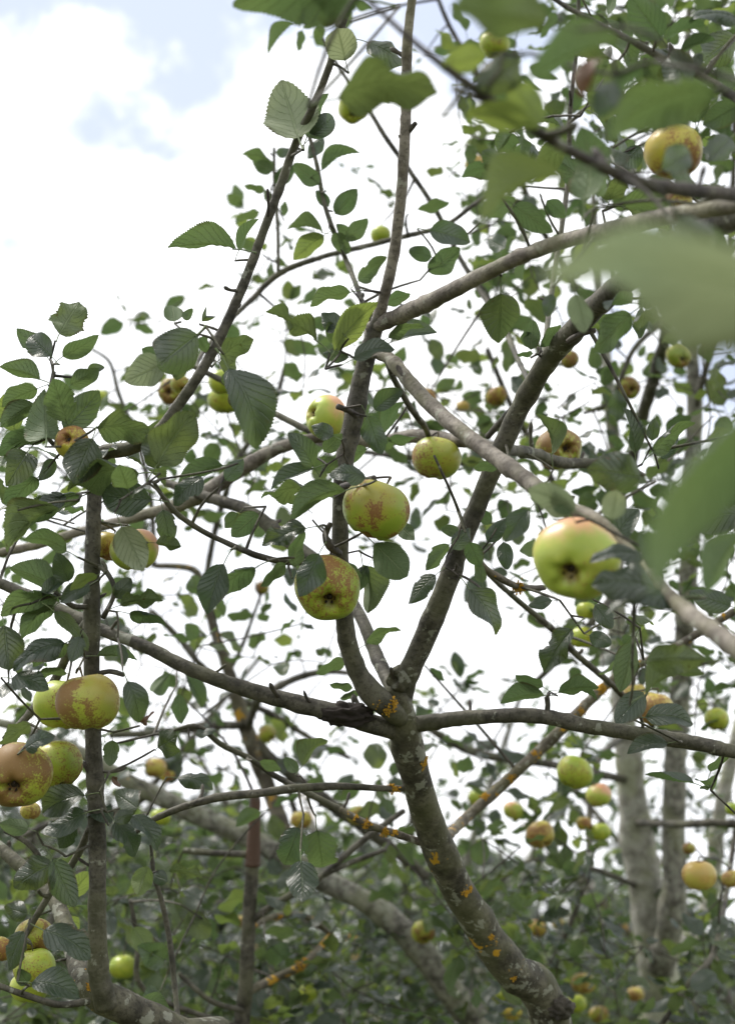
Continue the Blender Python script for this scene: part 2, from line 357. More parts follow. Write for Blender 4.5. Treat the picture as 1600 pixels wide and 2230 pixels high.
# ------------------------------------------------------------------ trees: skeleton data (photo x, y, metres away, half-width in photo pixels)
TREES = {}
def tree(key, name, label, base, cat='apple tree'):
    e = bpy.data.objects.new(name, None); col0.objects.link(e); e.location = base; e.empty_display_size = .2
    tag(e, label, cat); TREES[key] = dict(root=e, twigs=[], leaves=[]); return e
NODES = []; NTREE = []; NRAD = []
bseed = [0]
def branch(key, mat, pts, name='branch', seg=None, world=None, rough=.06):
    W = []; RD = []
    for p in pts:
        if len(p) == 4: W.append(P(p[0], p[1], p[2])); RD.append(p[3] * p[2] / FPX)
        else: W.append(Vector(p[:3])); RD.append(p[4])
    bseed[0] += 1
    mr_ = max(RD); seg = seg or (18 if mr_ > .012 else 12 if mr_ > .006 else 8)
    V, F, UV, C, RR = tube_data(W, RD, seg, rough, bseed[0] * 3.7, step=max(.006, min(.02, mr_ * .55)))
    o = link(name, mesh_from(name, V, F, [BK[mat]], UV), TREES[key]['root'])
    for c, r in zip(C[::2], RR[::2]):
        if c.z > .9: NODES.append(c); NTREE.append(key); NRAD.append(r)
    return o, C, RR
def gp(x, y, r): return (x, y, -.06, 0, r)     # a root point in the ground: world x, y, radius

def gxy(px, d, dx=0): 
    v = P(px, 2200, d); return v.x + dx, v.y
gx, gy = gxy(1330, 2.15)
tree('M', 'apple_tree', 'central apple tree, lichen-spotted trunk leaning left and forking into a Y', (gx, gy, 0))
branch('M', 'trunk', [gp(gx, gy, .05), (gx - .005, gy, .5, 0, .040), (gx - .03, gy - .02, 1.0, 0, .034), (1200, 2225, 1.98, 44), (1110, 2110, 1.93, 40), (1010, 1960, 1.87, 36), (945, 1820, 1.82, 34), (905, 1690, 1.77, 32), (882, 1600, 1.74, 33), (868, 1530, 1.72, 30), (862, 1490, 1.72, 20)], 'trunk')
branch('M', 'bark', [(872, 1565, 1.72, 22), (838, 1535, 1.70, 25), (800, 1500, 1.69, 23), (766, 1430, 1.68, 21), (750, 1350, 1.67, 20), (742, 1250, 1.66, 19), (741, 1130, 1.66, 18), (751, 1000, 1.66, 20), (774, 890, 1.66, 21), (795, 790, 1.66, 20), (818, 712, 1.65, 17), (826, 690, 1.64, 12)])
branch('M', 'tan', [(818, 712, 1.65, 14), (838, 640, 1.63, 12), (856, 560, 1.62, 12), (872, 440, 1.6, 12), (881, 300, 1.58, 12), (885, 200, 1.57, 11), (886, 100, 1.55, 11), (896, 0, 1.54, 9), (910, -150, 1.5, 7)])
branch('M', 'tan', [(806, 716, 1.655, 15), (870, 687, 1.62, 18), (960, 645, 1.55, 17), (1060, 594, 1.48, 17), (1180, 540, 1.4, 16), (1300, 506, 1.32, 17), (1400, 482, 1.25, 19), (1500, 462, 1.2, 20), (1680, 440, 1.12, 20), (1850, 470, 1.1, 20)])
branch('M', 'dark', [(1700, 440, 1.12, 15), (1600, 424, 1.05, 16), (1480, 412, 1.0, 16), (1380, 396, .97, 14), (1300, 358, .95, 13), (1200, 306, .93, 12), (1100, 240, .91, 11), (1000, 170, .9, 9), (900, 90, .9, 7), (800, 0, .9, 5), (740, -60, .9, 4)])
branch('M', 'tan', [(805, 765, 1.66, 12), (850, 783, 1.61, 14), (900, 842, 1.56, 16), (970, 912, 1.5, 17), (1060, 982, 1.43, 18), (1150, 1047, 1.36, 19), (1215, 1098, 1.3, 17), (1300, 1130, 1.24, 12), (1380, 1210, 1.2, 12), (1470, 1310, 1.1, 17), (1600, 1410, 1.0, 24), (1800, 1560, .95, 28)])
branch('M', 'bark', [(870, 1530, 1.73, 26), (884, 1480, 1.72, 25), (925, 1390, 1.71, 24), (962, 1300, 1.7, 23), (1002, 1190, 1.69, 21), (1040, 1100, 1.68, 20), (1085, 992, 1.66, 21), (1130, 892, 1.64, 22), (1180, 805, 1.6, 22), (1240, 728, 1.55, 24), (1310, 655, 1.48, 26), (1400, 585, 1.4, 26), (1520, 505, 1.3, 26), (1720, 440, 1.16, 26)])
branch('M', 'bark', [(858, 1510, 1.76, 14), (822, 1435, 1.82, 15), (795, 1365, 1.86, 14), (762, 1305, 1.9, 14), (700, 1232, 1.95, 15), (620, 1172, 2.0, 15), (540, 1112, 2.03, 14), (450, 1082, 2.06, 12), (360, 1050, 2.1, 8)])
branch('M', 'tan', [(1090, 985, 1.68, 10), (1050, 968, 1.85, 13), (1000, 960, 1.92, 14), (900, 950, 1.98, 15), (830, 962, 2.0, 13), (760, 960, 2.02, 12), (700, 952, 2.04, 12), (610, 975, 2.05, 14), (540, 1012, 2.06, 16), (470, 1058, 2.07, 17), (400, 1096, 2.08, 15), (300, 1125, 2.1, 12), (150, 1165, 2.1, 10), (60, 1192, 2.1, 10), (-60, 1215, 2.1, 9)])
branch('M', 'bark', [(1092, 980, 1.7, 10), (1150, 985, 1.85, 13), (1230, 1008, 1.95, 12), (1330, 1010, 2.0, 9), (1400, 1035, 2.05, 6)])
branch('M', 'bark', [(868, 1592, 1.74, 22), (800, 1574, 1.71, 21), (740, 1556, 1.7, 22), (660, 1535, 1.7, 19), (560, 1508, 1.7, 18), (480, 1482, 1.7, 16), (400, 1450, 1.71, 15), (310, 1405, 1.73, 14), (230, 1375, 1.75, 13), (160, 1340, 1.77, 12), (60, 1295, 1.8, 12), (-50, 1250, 1.8, 11)])
branch('M', 'bark', [(880, 1582, 1.74, 20), (940, 1572, 1.73, 17), (1020, 1563, 1.72, 16), (1120, 1558, 1.7, 16), (1190, 1562, 1.7, 16), (1260, 1578, 1.69, 16), (1350, 1592, 1.68, 17), (1450, 1608, 1.67, 17), (1530, 1622, 1.66, 16), (1620, 1640, 1.65, 15), (1780, 1650, 1.65, 14)])
branch('M', 'bark', [(895, 1718, 1.78, 7), (820, 1716, 1.76, 7), (740, 1712, 1.75, 8), (650, 1716, 1.73, 9), (560, 1728, 1.72, 9), (480, 1736, 1.72, 9), (400, 1757, 1.73, 8), (325, 1790, 1.75, 7), (280, 1830, 1.78, 4)])
branch('M', 'lich', [(925, 1838, 1.82, 8), (860, 1815, 1.82, 8), (800, 1795, 1.82, 8), (740, 1762, 1.83, 7)])
branch('M', 'bark', [(745, 1765, 1.83, 7), (660, 1722, 1.85, 7), (600, 1690, 1.86, 6), (540, 1650, 1.86, 6), (480, 1620, 1.86, 6), (432, 1582, 1.86, 6), (380, 1590, 1.86, 3)])
branch('M', 'lich', [(950, 1850, 1.9, 10), (1000, 1795, 2.15, 11), (1060, 1740, 2.2, 12), (1120, 1685, 2.2, 12), (1190, 1620, 2.2, 12), (1250, 1560, 2.2, 12), (1310, 1500, 2.2, 11), (1370, 1455, 2.2, 9), (1450, 1420, 2.2, 9), (1600, 1330, 2.2, 8)])
branch('M', 'lich', [(1010, 1170, 1.72, 9), (1050, 1232, 1.74, 8), (1085, 1257, 1.75, 8), (1130, 1278, 1.76, 7), (1185, 1280, 1.8, 6)])
branch('M', 'bark', [(1015, 1180, 1.76, 6), (1060, 1245, 1.85, 6), (1120, 1302, 1.95, 6), (1200, 1368, 2.0, 7), (1260, 1430, 2.05, 7), (1330, 1490, 2.1, 7), (1420, 1580, 2.2, 7)])
branch('M', 'dark', [(1016, 1165, 1.68, 6), (1008, 1140, 1.62, 4), (985, 1080, 1.58, 3.5), (960, 1025, 1.56, 3.2), (945, 992, 1.56, 3)], 'twig')
branch('M', 'bark', [(738, 1205, 1.66, 7), (700, 1218, 1.63, 7), (640, 1225, 1.62, 7), (570, 1213, 1.6, 7), (500, 1185, 1.6, 6), (430, 1150, 1.59, 6), (375, 1108, 1.58, 6), (335, 1050, 1.57, 4)])
branch('M', 'bark', [(838, 775, 1.7, 6), (860, 830, 1.8, 7), (895, 890, 1.86, 7), (925, 930, 1.9, 7), (935, 960, 1.93, 6)])
branch('M', 'bark', [(1155, 845, 1.66, 6), (1110, 895, 1.75, 7), (1062, 950, 1.86, 7)])
branch('M', 'bark', [(1165, 850, 1.7, 5), (1135, 800, 2.1, 6), (1090, 700, 2.35, 7), (1050, 640, 2.45, 7), (1000, 560, 2.5, 6), (950, 460, 2.5, 6), (890, 370, 2.5, 6), (840, 300, 2.5, 6), (800, 235, 2.5, 5), (740, 150, 2.5, 4), (690, 60, 2.5, 3)])
branch('M', 'bark', [(700, 952, 2.04, 7), (560, 880, 2.1, 7), (500, 838, 2.1, 7), (450, 812, 2.1, 6), (400, 790, 2.1, 4)])
branch('M', 'bark', [(450, 812, 2.1, 5), (430, 790, 2.2, 5), (480, 720, 2.3, 5), (545, 655, 2.35, 6), (610, 595, 2.35, 7), (700, 560, 2.35, 6), (800, 535, 2.35, 6), (880, 515, 2.35, 6), (970, 490, 2.35, 5), (1040, 440, 2.35, 5), (1120, 400, 2.4, 4), (1200, 360, 2.4, 3)])
branch('M', 'bark', [(800, 760, 1.7, 6), (790, 665, 1.9, 6), (757, 575, 2.0, 6), (723, 495, 2.0, 6), (703, 430, 2.0, 5), (690, 360, 2.0, 5), (672, 290, 2.0, 4)])
branch('M', 'bark', [(606, 598, 2.35, 4), (605, 500, 2.35, 4), (598, 400, 2.35, 4), (597, 322, 2.35, 3)])
branch('M', 'bark', [(1720, 440, 1.16, 12), (1650, 260, 1.25, 11), (1545, 178, 1.3, 9), (1450, 132, 1.31, 8), (1380, 92, 1.32, 7), (1290, 45, 1.34, 6), (1210, 0, 1.35, 5), (1150, -60, 1.35, 4)])
branch('M', 'tan', [(1720, 440, 1.13, 10), (1830, 560, .8, 12), (1840, 700, .6, 14), (1780, 850, .58, 12), (1700, 920, .6, 10)])
branch('M', 'tan', [(1600, 1410, 1.0, 14), (1720, 1300, .95, 10), (1720, 1180, .95, 8)])
branch('M', 'bark', [(1180, 800, 1.62, 6), (1200, 640, 1.9, 6), (1235, 400, 2.0, 6), (1240, 250, 2.0, 5), (1255, 100, 2.0, 5), (1260, -40, 2.0, 4)])
branch('M', 'bark', [(1190, 1556, 1.7, 7), (1192, 1535, 1.7, 6), (1190, 1518, 1.7, 6)], 'spur')
branch('M', 'bark', [(408, 1452, 1.71, 5), (410, 1440, 1.71, 4)], 'spur')
branch('M', 'bark', [(870, 300, 1.58, 7), (885, 290, 1.58, 7), (905, 268, 1.57, 5)], 'spur')
branch('M', 'dark', [(1235, 745, 1.53, 7), (1270, 725, 1.52, 7), (1295, 720, 1.52, 6)], 'spur')
branch('M', 'dark', [(775, 905, 1.64, 8), (757, 893, 1.62, 6), (735, 885, 1.61, 7)], 'spur')
branch('M', 'dark', [(740, 1205, 1.63, 7), (718, 1190, 1.6, 9), (708, 1165, 1.6, 7), (720, 1140, 1.6, 6)], 'spur')
branch('M', 'dark', [(745, 1060, 1.64, 8), (785, 1050, 1.6, 9), (815, 1040, 1.58, 6)], 'spur')
# thick callus with a knot hole and a black scar on the main trunk
def blob(key, name, mat, c, r, sc=(1, 1, 1), seed=0, amp=.25, hole=None):
    bm = bmesh.new(); bmesh.ops.create_icosphere(bm, subdivisions=4, radius=1)
    for v in bm.verts:
        n = v.co.normalized(); k = 1 + amp * mnoise.fractal(n * 2.2 + Vector((seed, 1, 2)), 1, 2, 4)
        if hole is not None:
            d = math.acos(max(-1, min(1, n.dot(hole)))); k += .22 * math.exp(-((d - .55) / .16) ** 2) - .75 * math.exp(-(d / .33) ** 2)
        v.co = Vector((n.x * sc[0], n.y * sc[1], n.z * sc[2])) * k * r
    me = bpy.data.meshes.new(name); bm.to_mesh(me); bm.free(); me.materials.append(mat)
    me.polygons.foreach_set('use_smooth', np.ones(len(me.polygons), dtype=bool))
    uvl = me.uv_layers.new(name='uv')
    return link(name, me, TREES[key]['root'], Matrix.Translation(Vector(c) - TREES[key]['root'].location) if False else Matrix.Translation(Vector(c)))
blob('M', 'knot', BK['trunk'], P(872, 1480, 1.715), .0155, (1.0, 1, 1.1), 3, .18, (CM @ Vector((-.55, .1, .85))).normalized())
blob('M', 'bark_scar', M_wound, P(756, 1556, 1.695), .0135, (2.2, 1, .95), 5, .5)
blob('M', 'knot', BK['dark'], P(1222, 2196, 1.95), .017, (1.0, .9, .9), 8, .4)

gx, gy = gxy(560, 1.8)
tree('B', 'apple_tree', 'slim apple tree at the left, upright stem ending in a long arching whip', (gx, gy, 0))
branch('B', 'trunk', [gp(gx, gy, .06), (gx, gy, .6, 0, .035), (gx - .01, gy - .01, 1.1, 0, .03), (480, 2310, 1.73, 46), (400, 2262, 1.68, 40), (300, 2206, 1.65, 35), (225, 2172, 1.63, 34), (188, 2145, 1.64, 26), (165, 2085, 1.7, 21), (120, 1960, 1.8, 17), (40, 1880, 1.85, 15), (-60, 1800, 1.9, 13)], 'trunk')
branch('B', 'bark', [(232, 2190, 1.62, 26), (216, 2120, 1.61, 22), (212, 2000, 1.6, 20), (213, 1850, 1.6, 19), (208, 1700, 1.6, 18), (203, 1600, 1.6, 18), (200, 1450, 1.6, 18), (200, 1300, 1.6, 18), (203, 1180, 1.61, 17), (207, 1050, 1.62, 16), (208, 985, 1.62, 16)])
branch('B', 'bark', [(207, 1000, 1.62, 17), (232, 984, 1.62, 17), (285, 976, 1.61, 15), (338, 945, 1.6, 13), (390, 880, 1.6, 12), (450, 790, 1.6, 11.5), (500, 690, 1.6, 11), (542, 590, 1.6, 10.5), (575, 500, 1.6, 10), (605, 420, 1.6, 10), (645, 310, 1.6, 9), (685, 225, 1.58, 8.5), (715, 150, 1.57, 8), (740, 70, 1.56, 7), (775, -20, 1.55, 6), (800, -110, 1.55, 5)])
branch('B', 'bark', [(195, 2180, 1.6, 8), (130, 2188, 1.58, 7), (60, 2168, 1.57, 7), (-20, 2140, 1.57, 6)])
branch('B', 'bark', [(206, 1780, 1.62, 8), (165, 1870, 1.64, 8), (120, 1930, 1.63, 8), (80, 1995, 1.62, 7), (50, 2050, 1.62, 5)])
branch('B', 'bark', [(115, 1935, 1.63, 5), (95, 1880, 1.62, 6), (60, 1835, 1.62, 6), (10, 1810, 1.62, 4)])
branch('B', 'bark', [(208, 1330, 1.66, 9), (165, 1390, 1.7, 10), (120, 1480, 1.72, 10), (60, 1560, 1.7, 9), (10, 1610, 1.68, 8)])
branch('B', 'bark', [(205, 1230, 1.6, 5), (232, 1245, 1.58, 6), (250, 1290, 1.57, 5), (225, 1345, 1.58, 6)])
branch('B', 'bark', [(205, 1470, 1.6, 6), (240, 1462, 1.58, 6), (270, 1470, 1.57, 5)], 'spur')
branch('B', 'bark', [(200, 1010, 1.62, 7), (160, 980, 1.6, 6), (110, 960, 1.59, 5), (110, 860, 1.6, 5), (118, 810, 1.6, 5)])
branch('B', 'bark', [(200, 1320, 1.6, 6), (160, 1320, 1.57, 6), (120, 1290, 1.56, 5)])
branch('B', 'bark', [(228, 2180, 1.64, 7), (330, 2140, 1.85, 5), (385, 2230, 1.9, 6), (378, 2100, 1.9, 6), (362, 1985, 1.9, 5), (338, 1905, 1.9, 5), (330, 1850, 1.9, 4)]) if False else None
branch('B', 'bark', [(392, 2270, 1.75, 6), (382, 2160, 1.8, 6), (370, 2050, 1.82, 6), (352, 1960, 1.82, 5.5), (335, 1905, 1.82, 5), (330, 1850, 1.82, 4)])
for (x, y) in ((175, 2115), (160, 2090), (185, 2140), (150, 2125)):
    pass

gx, gy = gxy(1150, 3.1)
tree('K', 'apple_tree', 'apple tree behind the central trunk with a thick pale limb slanting down to the right', (gx, gy, 0))
branch('K', 'spot', [gp(gx, gy, .09), (gx, gy, .7, 0, .06), (1070, 2320, 3.0, 40), (970, 2145, 3.0, 29), (890, 2040, 3.0, 27), (800, 1967, 3.0, 25), (720, 1925, 3.0, 24), (640, 1880, 3.0, 23), (560, 1832, 3.0, 22), (480, 1797, 3.0, 22), (400, 1762, 3.0, 21), (330, 1727, 3.0, 19), (270, 1697, 3.0, 18), (180, 1640, 3.0, 14), (60, 1590, 3.0, 11), (-60, 1560, 3.0, 9)], 'trunk')
branch('K', 'lich', [(650, 1885, 3.05, 16), (612, 1790, 3.15, 17), (578, 1700, 3.2, 17), (543, 1605, 3.2, 18), (515, 1520, 3.2, 16), (495, 1450, 3.2, 13), (465, 1370, 3.2, 10), (445, 1290, 3.2, 9), (420, 1240, 3.2, 8), (335, 1232, 3.2, 6)])
branch('K', 'bark', [(545, 1600, 3.2, 10), (590, 1650, 3.2, 12), (650, 1700, 3.2, 14), (740, 1765, 3.2, 14), (830, 1830, 3.2, 13), (930, 1910, 3.2, 11)])
branch('K', 'bark', [(540, 1590, 3.2, 8), (560, 1530, 3.1, 9), (600, 1498, 3.1, 8), (660, 1472, 3.1, 8), (720, 1462, 3.1, 7), (780, 1470, 3.1, 4)])
branch('K', 'bark', [(535, 1580, 3.2, 9), (450, 1580, 3.1, 9), (380, 1592, 3.1, 9), (310, 1598, 3.1, 8), (240, 1600, 3.1, 8)])
branch('K', 'bark', [(510, 1505, 3.2, 7), (440, 1450, 3.1, 7), (390, 1390, 3.1, 7), (330, 1330, 3.1, 6)])
branch('K', 'bark', [(500, 1465, 3.2, 5), (530, 1400, 3.2, 5), (552, 1340, 3.2, 4), (568, 1295, 3.2, 3.5)])
branch('K', 'bark', [(515, 1520, 3.2, 8), (600, 1560, 3.3, 7), (680, 1610, 3.3, 6), (760, 1650, 3.3, 5)])
branch('K', 'bark', [(330, 1725, 3.0, 10), (250, 1770, 3.0, 9), (120, 1790, 3.0, 8), (0, 1850, 3.0, 8)])
branch('K', 'bark', [(700, 1915, 3.0, 9), (680, 1800, 3.4, 8), (640, 1760, 3.5, 7), (620, 1640, 3.5, 6)])
# the long shoots of the same tree that show small against the sky
branch('K', 'bark', [(445, 1290, 3.2, 7), (470, 1150, 3.2, 7), (520, 1000, 3.1, 7), (590, 900, 3.1, 6), (620, 800, 3.1, 5)])
branch('K', 'bark', [(335, 1232, 3.2, 6), (330, 1100, 3.2, 6), (300, 960, 3.2, 5), (260, 860, 3.2, 5), (240, 790, 3.2, 4), (200, 760, 3.2, 3)])
branch('K', 'bark', [(520, 1000, 3.1, 6), (640, 960, 3.0, 6), (800, 985, 2.9, 6), (930, 1000, 2.8, 6), (1080, 1020, 2.8, 5)])

gx, gy = gxy(540, 2.45)
tree('F', 'apple_sapling', 'thin upright dark stem with peeled reddish bark at its top, left of the central trunk', (gx, gy, 0), 'sapling')
branch('F', 'bark', [gp(gx, gy, .03), (gx, gy, .8, 0, .02), (525, 2310, 2.4, 18), (535, 2150, 2.4, 16), (545, 1950, 2.4, 15), (550, 1880, 2.4, 15)], 'trunk')
branch('F', 'peel', [(550, 1885, 2.4, 17), (553, 1820, 2.4, 14), (556, 1730, 2.4, 11)], 'peeled_stem')
branch('F', 'bark', [(547, 2005, 2.4, 9), (590, 1975, 2.4, 8), (640, 1945, 2.4, 8), (700, 1908, 2.4, 7), (790, 1830, 2.4, 7), (880, 1765, 2.4, 6)])
branch('F', 'bark', [(700, 1908, 2.4, 6), (760, 1880, 2.4, 6), (840, 1850, 2.4, 5)])
branch('F', 'lich', [(545, 2020, 2.4, 7), (600, 1995, 2.5, 7), (670, 1998, 2.6, 7), (725, 2040, 2.7, 6)])
branch('F', 'lich', [(538, 2160, 2.4, 9), (600, 2130, 2.5, 9), (660, 2100, 2.5, 9), (720, 2040, 2.6, 8)])
branch('F', 'bark', [(545, 1860, 2.4, 7), (470, 1858, 2.4, 7), (400, 1852, 2.4, 7)])
branch('F', 'bark', [(530, 2200, 2.4, 6), (460, 2180, 2.3, 6), (390, 2120, 2.3, 5)])
branch('F', 'bark', [(528, 2240, 2.4, 6), (320, 2160, 2.3, 6), (300, 2050, 2.3, 6), (285, 1960, 2.3, 5)])

gx, gy = gxy(1440, 3.6)
tree('D', 'apple_tree', 'apple tree at the right whose pale smooth trunk divides into two upright pale stems', (gx, gy, 0))
o, _, _ = branch('D', 'pale', [gp(gx, gy, .11), (gx, gy, .8, 0, .075), (1440, 2240, 3.6, 50), (1430, 2100, 3.6, 42), (1408, 1950, 3.6, 38), (1392, 1850, 3.6, 36), (1374, 1720, 3.6, 30), (1358, 1560, 3.6, 26), (1346, 1400, 3.6, 22), (1340, 1250, 3.6, 19), (1345, 1080, 3.6, 17), (1330, 900, 3.5, 14), (1315, 740, 3.5, 12), (1300, 600, 3.5, 9), (1290, 400, 3.4, 6)], 'trunk')
branch('D', 'spot', [(1436, 2110, 3.55, 30), (1462, 2000, 3.5, 27), (1467, 1900, 3.5, 26), (1466, 1800, 3.5, 26), (1470, 1650, 3.5, 25), (1480, 1500, 3.5, 23), (1495, 1300, 3.4, 21), (1505, 1100, 3.4, 19), (1511, 900, 3.4, 17), (1506, 780, 3.4, 14), (1495, 600, 3.4, 11), (1490, 300, 3.4, 9), (1500, 0, 3.4, 7)])
branch('D', 'bark', [(1345, 1100, 3.6, 12), (1375, 1000, 3.3, 13), (1400, 900, 3.2, 14), (1430, 800, 3.1, 14), (1455, 690, 3.0, 13), (1455, 500, 3.0, 11), (1430, 280, 2.9, 10), (1395, 60, 2.9, 10), (1390, -60, 2.9, 9)])
branch('D', 'bark', [(1480, 1500, 3.5, 14), (1550, 1700, 3.4, 12), (1600, 1560, 3.4, 13), (1640, 1350, 3.4, 13)]) if False else None
branch('D', 'pale', [(1455, 2080, 3.6, 16), (1540, 1980, 3.7, 17), (1562, 1800, 3.7, 16), (1600, 1620, 3.7, 15), (1660, 1400, 3.7, 13)])
branch('D', 'bark', [(1380, 1790, 3.6, 8), (1480, 1795, 3.2, 8), (1560, 1792, 3.1, 9), (1660, 1800, 3.1, 9)])
branch('D', 'bark', [(1360, 1600, 3.6, 8), (1300, 1660, 3.2, 7), (1282, 1780, 3.1, 7), (1280, 1880, 3.0, 7), (1250, 1990, 3.0, 6), (1200, 2100, 3.0, 5)])
branch('D', 'bark', [(1370, 1700, 3.6, 9), (1200, 1665, 3.3, 9), (1060, 1645, 3.2, 10), (980, 1615, 3.2, 9), (900, 1560, 3.2, 6)])
branch('D', 'bark', [(1385, 1930, 3.6, 6), (1300, 1895, 3.3, 6), (1180, 1870, 3.2, 6), (1080, 1920, 3.1, 6), (1040, 1950, 3.1, 4)])
branch('D', 'bark', [(1511, 900, 3.4, 8), (1560, 700, 3.3, 7), (1590, 500, 3.3, 7), (1600, 200, 3.3, 6)])
branch('D', 'bark', [(1340, 1250, 3.6, 9), (1250, 1150, 3.3, 8), (1180, 1000, 3.2, 8), (1120, 900, 3.1, 7), (1060, 760, 3.1, 6)])
branch('D', 'bark', [(1455, 690, 3.0, 8), (1380, 760, 2.9, 6), (1330, 870, 2.9, 5), (1270, 900, 2.9, 4)])
branch('D', 'bark', [(1315, 740, 3.5, 8), (1250, 620, 3.3, 7), (1180, 500, 3.2, 7), (1120, 360, 3.1, 6), (1060, 200, 3.1, 6), (980, 60, 3.1, 5), (940, -40, 3.1, 4)])
branch('D', 'bark', [(1600, 1810, 3.1, 6), (1560, 2050, 2.6, 6), (1500, 2140, 2.5, 6), (1420, 2260, 2.5, 6)])
branch('D', 'bark', [(1340, 1260, 3.6, 8), (1330, 1300, 3.0, 8), (1230, 1420, 2.9, 7), (1150, 1500, 2.9, 6)])

# rows of the same trees further back in the orchard
def grown(key, x, y, seed, h=2.5, spread=1.35):
    rs = random.Random(seed)
    branch(key, 'pale', [gp(x, y, .10), (x + .02, y, .4, 0, .085), (x - .03, y + .02, .95, 0, .07)], 'trunk')
    for i in range(7):
        a = i * .9 + rs.uniform(-.3, .3); s = spread * rs.uniform(.7, 1.1); hh = h * rs.uniform(.75, 1.05)
        pts = [(x - .02, y + .02, .85, 0, .04)]
        for t in (.3, .6, 1.0):
            pts.append((x + math.cos(a) * s * t + rs.uniform(-.08, .08), y + math.sin(a) * s * t * .8 + rs.uniform(-.08, .08), .9 + (hh - .9) * t ** 1.2 + rs.uniform(-.05, .05), 0, .034 * (1 - t * .75)))
        branch(key, rs.choice(['bark', 'lich', 'spot']), pts)
for key, x, y, lab in (('H1', -1.7, 5.4, 'leafy apple tree of the back row, behind the upright stem on the left'),
                       ('H2', .15, 6.2, 'leafy apple tree of the back row, low in the gap left of the central trunk'),
                       ('H3', 1.7, 5.7, 'leafy apple tree of the back row, low at the right behind the pale trunks')):
    tree(key, 'apple_tree', lab, (x, y, 0)); grown(key, x, y, int(key[1]) * 11)

